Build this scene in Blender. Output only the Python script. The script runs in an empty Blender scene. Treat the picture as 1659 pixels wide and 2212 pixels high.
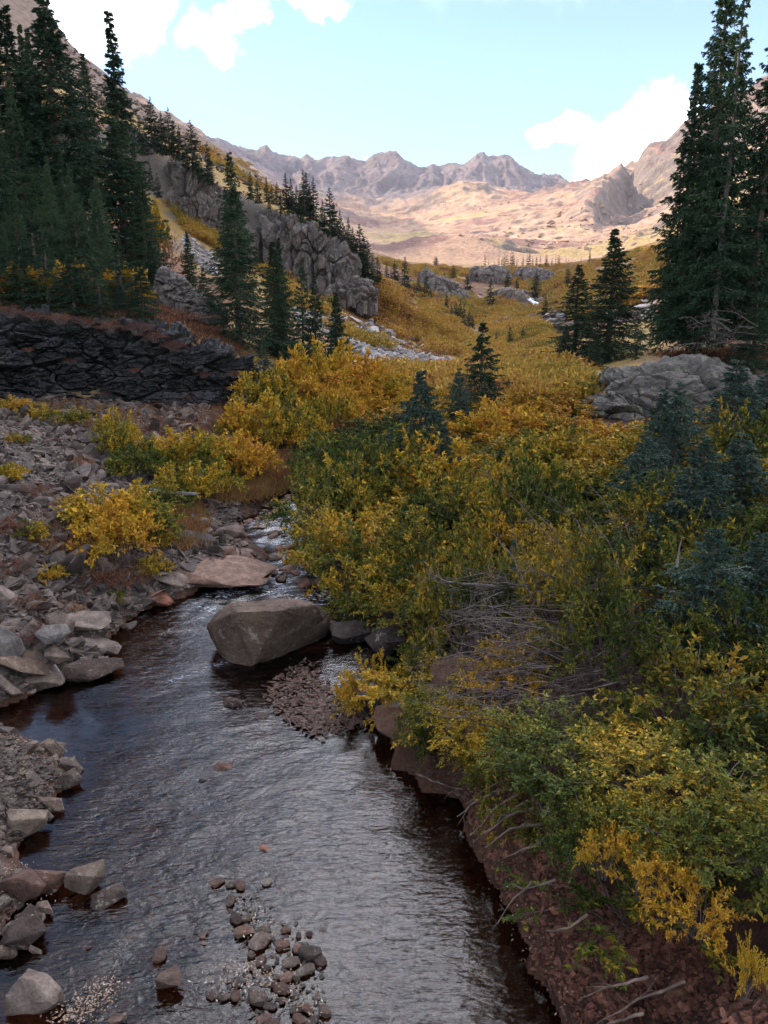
import bpy, bmesh, math, random
import numpy as np
from mathutils import Vector, Matrix
R_ = math.radians
rng = np.random.default_rng(7)
random.seed(7)
SC = bpy.context.scene
COL = SC.collection

# ------------------------------------------------------------------ camera
PITCH = R_(14.0); FPX = 1719.6; CU, CV = 829.5, 1106.0; CAMZ = 5.0
cam_d = bpy.data.cameras.new('camera'); cam = bpy.data.objects.new('camera', cam_d); COL.objects.link(cam)
cam.location = (0, 0, CAMZ); cam.rotation_euler = (math.pi/2 - PITCH, 0, 0)
cam_d.sensor_fit = 'VERTICAL'; cam_d.sensor_height = 36.0; cam_d.lens = FPX/2212*36.0
cam_d.clip_start = 0.1; cam_d.clip_end = 30000
SC.camera = cam
SC.view_settings.view_transform = 'Standard'; SC.view_settings.look = 'None'
SC.view_settings.gamma = 1.0; SC.view_settings.exposure = .98
SC.cycles.use_denoising = True
SC.cycles.max_bounces = 6; SC.cycles.diffuse_bounces = 3; SC.cycles.glossy_bounces = 3
SC.cycles.transparent_max_bounces = 6; SC.cycles.transmission_bounces = 3; SC.cycles.volume_bounces = 0
SC.cycles.caustics_reflective = False; SC.cycles.caustics_refractive = False

SUN_EL, SUN_AZ = R_(27), R_(-74)      # azimuth from +Y, negative = left
sd = Vector((math.sin(SUN_AZ)*math.cos(SUN_EL), math.cos(SUN_AZ)*math.cos(SUN_EL), math.sin(SUN_EL)))
sun_d = bpy.data.lights.new('sun', 'SUN'); sun = bpy.data.objects.new('sun', sun_d); COL.objects.link(sun)
sun_d.energy = 5.0; sun_d.angle = R_(0.53); sun_d.color = (1.0, 0.83, 0.65)
sun.rotation_euler = sd.to_track_quat('Z', 'Y').to_euler()
sun.location = (-50, 20, 60)


def px_dir(u, v):
    """ray through photo pixel, as (x, y, z) with the camera's pitch applied"""
    a, b = u-CU, CV-v
    return np.array([a, FPX*math.cos(PITCH)+b*math.sin(PITCH), -FPX*math.sin(PITCH)+b*math.cos(PITCH)], float)
def at_y(u, v, Y):
    d = px_dir(u, v); k = Y/d[1]
    return np.array([d[0]*k, Y, CAMZ+d[2]*k])
def at_z(u, v, z=0.0):
    d = px_dir(u, v); k = (z-CAMZ)/d[2]
    return np.array([d[0]*k, d[1]*k, z])

# ------------------------------------------------------------------ world: sky and clouds
W = bpy.data.worlds.new('World'); SC.world = W; W.use_nodes = True
nt = W.node_tree; nt.nodes.clear()
def N(t, **kw):
    n = nt.nodes.new(t)
    for k, v in kw.items(): setattr(n, k, v)
    return n
L = nt.links.new
out = N('ShaderNodeOutputWorld'); bg = N('ShaderNodeBackground'); bg.inputs[1].default_value = 0.15
sky = N('ShaderNodeTexSky', sky_type='NISHITA'); sky.sun_disc = False
sky.sun_elevation = SUN_EL; sky.sun_rotation = SUN_AZ; sky.altitude = 3300; sky.air_density = 1.0; sky.dust_density = 1.6; sky.ozone_density = 1.0
tc = N('ShaderNodeTexCoord')
nz = N('ShaderNodeTexNoise'); nz.inputs['Scale'].default_value = 19.0; nz.inputs['Detail'].default_value = 7; nz.inputs['Roughness'].default_value = .58
L(tc.outputs['Generated'], nz.inputs['Vector'])
sub = N('ShaderNodeVectorMath', operation='SUBTRACT'); sub.inputs[1].default_value = (.5, .5, .5); L(nz.outputs['Color'], sub.inputs[0])
scl = N('ShaderNodeVectorMath', operation='SCALE'); scl.inputs['Scale'].default_value = .085; L(sub.outputs[0], scl.inputs[0])
dd = N('ShaderNodeVectorMath', operation='ADD'); L(tc.outputs['Generated'], dd.inputs[0]); L(scl.outputs[0], dd.inputs[1])
def cloud(center, rx, rz, strength, soft=.55):
    """one cumulus: an ellipse of directions round center, angular radii rx, rz (tangent of angle)"""
    c = Vector(center).normalized()
    right = c.cross(Vector((0, 0, 1))).normalized(); up = right.cross(c).normalized()
    s = N('ShaderNodeVectorMath', operation='SUBTRACT'); s.inputs[1].default_value = c; L(dd.outputs[0], s.inputs[0])
    vals = []
    for ax, r in ((right, rx), (up, rz)):
        d = N('ShaderNodeVectorMath', operation='DOT_PRODUCT'); d.inputs[1].default_value = ax/r; L(s.outputs[0], d.inputs[0])
        m = N('ShaderNodeMath', operation='POWER'); m.inputs[1].default_value = 2; ab = N('ShaderNodeMath', operation='ABSOLUTE'); L(d.outputs['Value'], ab.inputs[0]); L(ab.outputs[0], m.inputs[0]); vals.append(m)
    # keep only the hemisphere round the cloud
    a = N('ShaderNodeMath', operation='ADD'); L(vals[0].outputs[0], a.inputs[0]); L(vals[1].outputs[0], a.inputs[1])
    q = N('ShaderNodeMath', operation='SQRT'); L(a.outputs[0], q.inputs[0])
    mr = N('ShaderNodeMapRange', interpolation_type='SMOOTHSTEP'); mr.inputs['From Min'].default_value = 1.0+soft*.35; mr.inputs['From Max'].default_value = 1.0-soft*.65
    mr.inputs['To Min'].default_value = 0; mr.inputs['To Max'].default_value = strength; L(q.outputs[0], mr.inputs['Value'])
    h = N('ShaderNodeVectorMath', operation='DOT_PRODUCT'); h.inputs[1].default_value = c; L(tc.outputs['Generated'], h.inputs[0])
    g = N('ShaderNodeMath', operation='GREATER_THAN'); g.inputs[1].default_value = .2; L(h.outputs['Value'], g.inputs[0])
    mm = N('ShaderNodeMath', operation='MULTIPLY'); L(mr.outputs[0], mm.inputs[0]); L(g.outputs[0], mm.inputs[1])
    return mm
def pc(u, v, ru, rv, s, soft=.55): return cloud(px_dir(u, v), ru/FPX, rv/FPX, s, soft)
clouds = [pc(205, 0, 112, 92, 1.0, .8), pc(508, 22, 38, 18, .85, 1.2), pc(462, 78, 42, 30, .4, 1.4), pc(655, -8, 80, 18, .7, 1.2),
          pc(1224, 268, 46, 25, 1.0, .7), pc(1335, 275, 70, 26, .8, 1.1), pc(1430, 280, 75, 72, 1.0, .9), pc(1400, 360, 130, 62, 1.0, .8), pc(1290, 395, 75, 34, 1.0, .9), pc(776, 352, 16, 12, .9),
          cloud((.0, 1, 2.2), .6, .35, .6, 1.1), cloud((1, .5, .5), .45, .2, .8, 1.0), cloud((1, -1, .8), .5, .3, .8, 1.0), cloud((-1, -1, .9), .5, .3, .7, 1.0)]
cur = clouds[0]
for c in clouds[1:]:
    m = N('ShaderNodeMath', operation='MAXIMUM'); L(cur.outputs[0], m.inputs[0]); L(c.outputs[0], m.inputs[1]); cur = m
hsv = N('ShaderNodeMixRGB', blend_type='MULTIPLY'); hsv.inputs[0].default_value = 1; hsv.inputs[2].default_value = (1.2, 1.33, 1.28, 1); L(sky.outputs[0], hsv.inputs[1])
mix = N('ShaderNodeMixRGB'); L(cur.outputs[0], mix.inputs[0]); L(hsv.outputs[0], mix.inputs[1]); mix.inputs[2].default_value = (19, 18.7, 19.4, 1)
big = cloud((.22, 1, 1.02), .40, .36, 1.0, .8)  # unseen cloud above the frame, added bright and patchy for the stream to reflect
nb2 = N('ShaderNodeTexNoise'); nb2.inputs['Scale'].default_value = 9; nb2.inputs['Detail'].default_value = 5; L(tc.outputs['Generated'], nb2.inputs['Vector'])
mb2 = N('ShaderNodeMapRange', interpolation_type='SMOOTHSTEP'); mb2.inputs['From Min'].default_value = .36; mb2.inputs['From Max'].default_value = .56; mb2.inputs['To Min'].default_value = .35; L(nb2.outputs[0], mb2.inputs['Value'])
mm2 = N('ShaderNodeMath', operation='MULTIPLY'); L(big.outputs[0], mm2.inputs[0]); L(mb2.outputs[0], mm2.inputs[1])
mix2 = N('ShaderNodeMixRGB'); L(mm2.outputs[0], mix2.inputs[0]); L(mix.outputs[0], mix2.inputs[1]); mix2.inputs[2].default_value = (38, 38, 41, 1)
L(mix2.outputs[0], bg.inputs[0]); L(bg.outputs[0], out.inputs[0])

# ------------------------------------------------------------------ noise in numpy
def hash3(ix, iy, iz, seed=0):
    h = (ix.astype(np.int64)*374761393 + iy.astype(np.int64)*668265263 + iz.astype(np.int64)*2147483647 + seed*974711) & 0xffffffff
    h = ((h ^ (h >> 13))*1274126177) & 0xffffffff
    h = ((h ^ (h >> 16))*2246822519) & 0xffffffff
    return ((h ^ (h >> 15)) & 0xffffff)/float(0xffffff)
def vnoise(x, y, z=None, seed=0):
    if z is None:
        x0, y0 = np.floor(x), np.floor(y); fx, fy = x-x0, y-y0
        fx = fx*fx*(3-2*fx); fy = fy*fy*(3-2*fy); o = np.zeros_like(x0)
        a = hash3(x0, y0, o, seed); b = hash3(x0+1, y0, o, seed); c = hash3(x0, y0+1, o, seed); d = hash3(x0+1, y0+1, o, seed)
        return (a+(b-a)*fx) + ((c+(d-c)*fx)-(a+(b-a)*fx))*fy
    z0 = np.floor(z); fz = z-z0; fz = fz*fz*(3-2*fz)
    x0, y0 = np.floor(x), np.floor(y); fx, fy = x-x0, y-y0; fx = fx*fx*(3-2*fx); fy = fy*fy*(3-2*fy)
    r = []
    for k in (0, 1):
        a = hash3(x0, y0, z0+k, seed); b = hash3(x0+1, y0, z0+k, seed); c = hash3(x0, y0+1, z0+k, seed); d = hash3(x0+1, y0+1, z0+k, seed)
        r.append((a+(b-a)*fx) + ((c+(d-c)*fx)-(a+(b-a)*fx))*fy)
    return r[0]+(r[1]-r[0])*fz
def fbm(x, y, z=None, oct=5, seed=0, rough=.5):
    s = 0; a = 1; t = 0
    for k in range(oct):
        s = s + a*(vnoise(x*2**k+k*17.3, y*2**k-k*9.1, None if z is None else z*2**k+k*5.7, seed+k)-.5); t += a; a *= rough
    return s/t*2
def ridged(x, y, oct=5, seed=0, rough=.5):
    s = 0; a = 1; t = 0
    for k in range(oct):
        n = 1-np.abs(2*vnoise(x*2**k+k*11.3, y*2**k-k*7.1, None, seed+k)-1); s = s+a*n*n; t += a; a *= rough
    return s/t
def worley(x, y, z, seed=0):
    """cell value, F1, F2"""
    x0, y0, z0 = np.floor(x), np.floor(y), np.floor(z)
    f1 = np.full(x.shape, 9.); f2 = np.full(x.shape, 9.); cv = np.zeros(x.shape)
    for i in (-1, 0, 1):
        for j in (-1, 0, 1):
            for k in (-1, 0, 1):
                cx, cy, cz = x0+i, y0+j, z0+k
                d = np.sqrt((cx+hash3(cx, cy, cz, seed+1)-x)**2+(cy+hash3(cx, cy, cz, seed+2)-y)**2+(cz+hash3(cx, cy, cz, seed+3)-z)**2)
                cl = d < f1
                f2 = np.where(cl, f1, np.minimum(f2, d)); cv = np.where(cl, hash3(cx, cy, cz, seed+4), cv); f1 = np.where(cl, d, f1)
    return cv, f1, f2
def sstep(a, b, x):
    t = np.clip((x-a)/(b-a), 0, 1); return t*t*(3-2*t)

# ------------------------------------------------------------------ mesh helpers
def mesh_np(name, V, F, mat=None, smooth=False, col=None, attrs=None):
    V = np.asarray(V, np.float32); Fs = [np.asarray(f, np.int32) for f in (F if isinstance(F, list) else [F]) if len(f)]
    me = bpy.data.meshes.new(name); me.vertices.add(len(V)); me.vertices.foreach_set('co', V.ravel())
    nl = sum(f.size for f in Fs); npoly = sum(len(f) for f in Fs)
    me.loops.add(nl); me.polygons.add(npoly)
    me.loops.foreach_set('vertex_index', np.concatenate([f.ravel() for f in Fs]))
    st = []; o = 0
    for f in Fs:
        st.append(o+np.arange(len(f))*f.shape[1]); o += f.size
    me.polygons.foreach_set('loop_start', np.concatenate(st).astype(np.int32))
    me.update(calc_edges=True)
    me.polygons.foreach_set('use_smooth', np.full(npoly, bool(smooth)))
    if col is not None:
        ca = me.color_attributes.new('Col', 'FLOAT_COLOR', 'POINT')
        c4 = np.ones((len(V), 4), np.float32); c4[:, :col.shape[1]] = col; ca.data.foreach_set('color', c4.ravel())
    if mat: me.materials.append(mat)
    me.validate(); me.update()
    return me
def link(name, me, parent=None, label=None, cat=None, group=None, kind=None, loc=None, rot=None, scale=None, color=None):
    o = bpy.data.objects.new(name, me); COL.objects.link(o)
    if parent: o.parent = parent
    if label: o['label'] = label
    if cat: o['category'] = cat
    if group: o['group'] = group
    if kind: o['kind'] = kind
    if loc is not None: o.location = loc
    if rot is not None: o.rotation_euler = rot
    if scale is not None: o.scale = scale if hasattr(scale, '__len__') else (scale,)*3
    if color is not None: o.color = tuple(color)+(1,) if len(color) == 3 else color
    return o
class MB:
    def __init__(s): s.V = []; s.Q = []; s.T = []; s.n = 0
    def add(s, V, Q=None, T=None):
        V = np.asarray(V, float).reshape(-1, 3)
        if Q is not None and len(Q): s.Q.append(np.asarray(Q, int)+s.n)
        if T is not None and len(T): s.T.append(np.asarray(T, int)+s.n)
        s.V.append(V); s.n += len(V)
    def tube(s, P, r, k=5):
        P = np.asarray(P, float); n = len(P); r = np.broadcast_to(r, (n,))
        T = np.gradient(P, axis=0); T /= np.linalg.norm(T, axis=1)[:, None]+1e-9
        ref = np.array([0, 0, 1.]) if abs(T[0, 2]) < .9 else np.array([1., 0, 0])
        A = np.cross(T, ref); A /= np.linalg.norm(A, axis=1)[:, None]+1e-9; B = np.cross(T, A)
        th = np.arange(k)*2*math.pi/k
        V = P[:, None]+r[:, None, None]*(np.cos(th)[None, :, None]*A[:, None]+np.sin(th)[None, :, None]*B[:, None])
        i = np.arange(n-1)[:, None]*k; j = np.arange(k)[None]; j2 = (j+1) % k
        Q = np.stack([i+j, i+j2, i+k+j2, i+k+j], -1).reshape(-1, 4)
        s.add(V.reshape(-1, 3), Q)
    def mesh(s, name, mat, smooth=False):
        F = []
        if s.Q: F.append(np.concatenate(s.Q))
        if s.T: F.append(np.concatenate(s.T))
        return mesh_np(name, np.concatenate(s.V), F, mat, smooth)
def nrm(a): return a/(np.linalg.norm(a, axis=-1, keepdims=True)+1e-9)

# ------------------------------------------------------------------ materials
class Mt:
    def __init__(s, name):
        s.m = bpy.data.materials.new(name); s.m.use_nodes = True; s.t = s.m.node_tree; s.t.nodes.clear()
        s.out = s.n('ShaderNodeOutputMaterial')
    def n(s, ty, ins=None, **kw):
        n = s.t.nodes.new(ty)
        for k, v in kw.items(): setattr(n, k, v)
        for k, v in (ins or {}).items():
            if isinstance(v, bpy.types.NodeSocket): s.t.links.new(v, n.inputs[k])
            else: n.inputs[k].default_value = v
        return n
    def noise(s, vec, scale, detail=5, rough=.55, dist=0): return s.n('ShaderNodeTexNoise', {'Vector': vec, 'Scale': scale, 'Detail': detail, 'Roughness': rough, 'Distortion': dist})
    def ramp(s, fac, stops):
        r = s.n('ShaderNodeValToRGB', {'Fac': fac}); e = r.color_ramp.elements
        while len(e) < len(stops): e.new(.5)
        for i, (p, c) in enumerate(stops): e[i].position = p; e[i].color = tuple(c)+(1,) if len(c) == 3 else c
        return r.outputs['Color']
    def mix(s, fac, a, b, bt='MIX'):
        return s.n('ShaderNodeMixRGB', {0: fac, 1: a, 2: b}, blend_type=bt).outputs[0]
    def math(s, op, a, b=0.0): return s.n('ShaderNodeMath', {0: a, 1: b}, operation=op).outputs[0]
    def mr(s, v, a, b, c=0., d=1.): return s.n('ShaderNodeMapRange', {'Value': v, 'From Min': a, 'From Max': b, 'To Min': c, 'To Max': d}, interpolation_type='SMOOTHSTEP').outputs[0]
    def bsdf(s, col, rough=.8, spec=.3, normal=None, **kw):
        b = s.n('ShaderNodeBsdfPrincipled', {'Base Color': col, 'Roughness': rough, 'Specular IOR Level': spec})
        if normal is not None: s.t.links.new(normal, b.inputs['Normal'])
        return b
    def fin(s, sh): s.t.links.new(sh.outputs[0], s.out.inputs[0]); return s.m

def rock_mat(name, tint, dark, light, bump=.6, scale=3., wet=.0, rough=.85, lichen=None):
    m = Mt(name); g = m.n('ShaderNodeNewGeometry'); tcn = m.n('ShaderNodeTexCoord'); oi = m.n('ShaderNodeObjectInfo')
    P = g.outputs['Position']
    n1 = m.noise(P, scale, 8, .65); n2 = m.noise(P, scale*7, 6, .7); n3 = m.noise(P, scale*.35, 3)
    base = m.ramp(n1.outputs[0], [(.3, dark), (.5, tint), (.72, light)])
    base = m.mix(m.mr(n2.outputs[0], .35, .75), m.mix(.4, base, (0, 0, 0, 1), 'MULTIPLY'), base)
    isl = m.ramp(g.outputs['Random Per Island'], [(0, (.55, .52, .52)), (.5, (.95, .93, .92)), (.8, (1.0, .92, .84)), (1, (1.5, 1.42, 1.36))])
    base = m.mix(1.0, base, isl, 'MULTIPLY'); base = m.mix(1.0, base, oi.outputs['Color'], 'MULTIPLY')
    if lichen: base = m.mix(m.mr(m.noise(P, scale*1.7, 6, .7).outputs[0], .58, .66), base, lichen)
    h = m.math('ADD', n1.outputs[0], m.math('MULTIPLY', n2.outputs[0], .35))
    b = m.n('ShaderNodeBump', {'Height': h, 'Strength': bump, 'Distance': .35/scale})
    return m.fin(m.bsdf(base, rough, .3, b.outputs[0]))
M = {}
M['talus'] = rock_mat('shale_rock', (.135, .118, .11, 1), (.055, .046, .043, 1), (.28, .25, .23, 1), .5, 4)
M['brownrock'] = rock_mat('brown_rock', (.13, .098, .08, 1), (.06, .043, .036, 1), (.24, .19, .16, 1), .9, 6, lichen=(.19, .16, .13, 1))
M['redstone'] = rock_mat('red_stone', (.13, .072, .052, 1), (.07, .04, .03, 1), (.23, .145, .11, 1), .8, 7, rough=.7)
M['boulder'] = rock_mat('boulder_rock', (.20, .155, .125, 1), (.11, .08, .062, 1), (.27, .22, .18, 1), .9, 1.9, lichen=(.24, .20, .165, 1))
M['darkledge'] = rock_mat('dark_shale', (.046, .045, .05, 1), (.013, .013, .015, 1), (.11, .108, .112, 1), .9, 1.4, lichen=(.10, .085, .07, 1))
M['cliff'] = rock_mat('grey_cliff', (.175, .15, .14, 1), (.08, .066, .066, 1), (.30, .27, .24, 1), 1.0, .6, lichen=(.24, .235, .17, 1))
M['granite'] = rock_mat('right_outcrop', (.17, .155, .14, 1), (.09, .08, .075, 1), (.27, .25, .22, 1), .8, 1.1, lichen=(.22, .22, .15, 1))
M['scree'] = rock_mat('pale_scree', (.36, .34, .34, 1), (.24, .22, .22, 1), (.5, .48, .46, 1), .5, 1.5)

def ground_mat():
    m = Mt('ground'); g = m.n('ShaderNodeNewGeometry'); P = g.outputs['Position']
    c = m.n('ShaderNodeVertexColor', layer_name='Col')
    cd = m.n('ShaderNodeCameraData')
    n1 = m.noise(P, 5, 8, .65); n2 = m.noise(P, .45, 8, .65); n3 = m.noise(P, .05, 9, .68)
    # detail scale grows with the distance from the valley's mouth (world Y), not with the viewer
    sp = m.n('ShaderNodeSeparateXYZ', {0: P}); far = m.mr(sp.outputs['Y'], 60, 200); vfar = m.mr(sp.outputs['Y'], 400, 900)
    nn = m.mix(far, n1.outputs[0], n2.outputs[0]); n4 = m.noise(P, .011, 10, .72); n5 = m.math('ADD', m.math('MULTIPLY', n3.outputs[0], .5), m.math('MULTIPLY', n4.outputs[0], .5)); nn = m.mix(vfar, nn, n5)
    k = m.ramp(nn, [(.28, (.45, .43, .43)), (.5, (1, 1, 1)), (.72, (1.5, 1.47, 1.42))])
    col = m.mix(1., c.outputs['Color'], k, 'MULTIPLY')
    dist = m.mr(sp.outputs['Y'], 30, 1500, .1, 38.)
    b = m.n('ShaderNodeBump', {'Height': nn, 'Strength': .85, 'Distance': dist})
    return m.fin(m.bsdf(col, .9, .2, b.outputs[0]))
M['ground'] = ground_mat()

def leaf_mat(name, stops, nscale=.6, trans=.18, islw=.45, rough=.5):
    m = Mt(name); g = m.n('ShaderNodeNewGeometry'); oi = m.n('ShaderNodeObjectInfo')
    n = m.noise(g.outputs['Position'], nscale, 3, .6)
    sp = m.n('ShaderNodeSeparateColor', {0: oi.outputs['Color']})
    f = m.math('ADD', m.math('MULTIPLY', m.math('SUBTRACT', n.outputs[0], .5), 2.1), m.math('MULTIPLY', m.math('SUBTRACT', g.outputs['Random Per Island'], .5), islw))
    f = m.math('ADD', f, sp.outputs[0])
    col = m.ramp(f, stops)
    col = m.mix(1., col, m.mix(sp.outputs[1], (.45, .45, .45, 1), (1.0, 1.0, 1.0, 1)), 'MULTIPLY')
    r2 = m.ramp(m.math('FRACT', m.math('MULTIPLY', g.outputs['Random Per Island'], 17.3)), [(0, (.6, .6, .6)), (1, (1.25, 1.25, 1.25))])
    col = m.mix(1., col, r2, 'MULTIPLY')
    b = m.bsdf(col, rough+.1, .12); tr = m.n('ShaderNodeBsdfTranslucent', {'Color': col})
    return m.fin(m.n('ShaderNodeMixShader', {0: trans, 1: b.outputs[0], 2: tr.outputs[0]}))
G1, G2, Y1, Y2, O1 = (.036, .055, .012), (.095, .115, .02), (.27, .20, .024), (.50, .295, .028), (.44, .20, .03)
M['willow'] = leaf_mat('willow_leaf', [(.0, G1), (.3, G2), (.5, Y1), (.72, Y2), (.93, (.50, .28, .025)), (1., O1)], .7)
M['thicket'] = leaf_mat('orange_leaf', [(.0, (.05, .06, .022)), (.22, (.15, .13, .03)), (.42, (.34, .235, .045)), (.65, (.46, .27, .05)), (.84, (.32, .15, .045)), (1., (.13, .055, .035))], .09)
M['needle'] = leaf_mat('spruce_needle', [(.0, (.016, .034, .020)), (.5, (.030, .060, .032)), (1., (.065, .105, .05))], .5, .12, .6, .6)
M['bluenee'] = leaf_mat('blue_spruce_needle', [(.0, (.024, .044, .034)), (.5, (.046, .078, .058)), (1., (.10, .14, .10))], .8, .12, .6, .6)
M['redshrub'] = leaf_mat('red_shrub', [(.0, (.10, .03, .022)), (.5, (.16, .055, .032)), (1., (.30, .12, .04))], .5, .2)
M['grass'] = leaf_mat('autumn_grass', [(.0, (.13, .09, .03)), (.4, (.24, .14, .05)), (.7, (.21, .095, .045)), (1., (.12, .048, .034))], .8, .25)
def plain(name, col, rough=.85, ns=12, var=.5):
    m = Mt(name); g = m.n('ShaderNodeNewGeometry'); n = m.noise(g.outputs['Position'], ns, 5, .6)
    c = m.mix(m.mr(n.outputs[0], .35, .7), tuple(x*(1-var) for x in col)+(1,), tuple(x*(1+var*.6) for x in col)+(1,))
    b = m.n('ShaderNodeBump', {'Height': n.outputs[0], 'Strength': .5, 'Distance': .01})
    return m.fin(m.bsdf(c, rough, .25, b.outputs[0]))
M['bark'] = plain('spruce_bark', (.11, .085, .07))
M['palebark'] = plain('pale_bark', (.14, .12, .11), ns=5)
M['stem'] = plain('willow_stem', (.13, .095, .085))
M['dead'] = plain('dead_wood', (.12, .09, .082), ns=9)
M['root'] = plain('root_wood', (.15, .105, .082), ns=9)
def litter_mat():
    m = Mt('leaf_litter'); g = m.n('ShaderNodeNewGeometry')
    return m.fin(m.bsdf(m.ramp(g.outputs['Random Per Island'], [(0, (.15, .08, .055)), (.5, (.20, .12, .06)), (.85, (.26, .19, .14)), (1, (.4, .34, .28))]), .6, .4))
M['litter'] = litter_mat()
def water_mat():
    m = Mt('stream_water'); g = m.n('ShaderNodeNewGeometry'); P = g.outputs['Position']
    mp = m.n('ShaderNodeMapping', {'Vector': P, 'Rotation': (0, 0, R_(-14)), 'Scale': (.75, 1.9, 1)})
    n1 = m.noise(mp.outputs[0], 7.5, 2, .5, 1.0); n2 = m.noise(mp.outputs[0], 24, 2, .5, .6)
    c = m.n('ShaderNodeVertexColor', layer_name='Col'); sp = m.n('ShaderNodeSeparateColor', {0: c.outputs['Color']})
    h = m.math('ADD', n1.outputs[0], m.math('MULTIPLY', n2.outputs[0], .28))
    b = m.n('ShaderNodeBump', {'Height': h, 'Strength': m.math('MULTIPLY', sp.outputs[0], 1.0), 'Distance': .014})
    fr = m.n('ShaderNodeFresnel', {'IOR': 1.34, 'Normal': b.outputs[0]})
    gl = m.n('ShaderNodeBsdfGlossy', {'Roughness': .035, 'Color': (1, 1, 1, 1), 'Normal': b.outputs[0]})
    tr = m.n('ShaderNodeBsdfTransparent', {'Color': (.52, .36, .26, 1)})
    mx = m.n('ShaderNodeMixShader', {0: fr.outputs[0], 1: tr.outputs[0], 2: gl.outputs[0]})
    foam = m.n('ShaderNodeBsdfDiffuse', {'Color': (.62, .63, .68, 1)})
    nf = m.noise(mp.outputs[0], 14, 4, .7)
    ff = m.math('MULTIPLY', m.mr(nf.outputs[0], .52, .62), sp.outputs[1])
    return m.fin(m.n('ShaderNodeMixShader', {0: ff, 1: mx.outputs[0], 2: foam.outputs[0]}))
M['water'] = water_mat()

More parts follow.
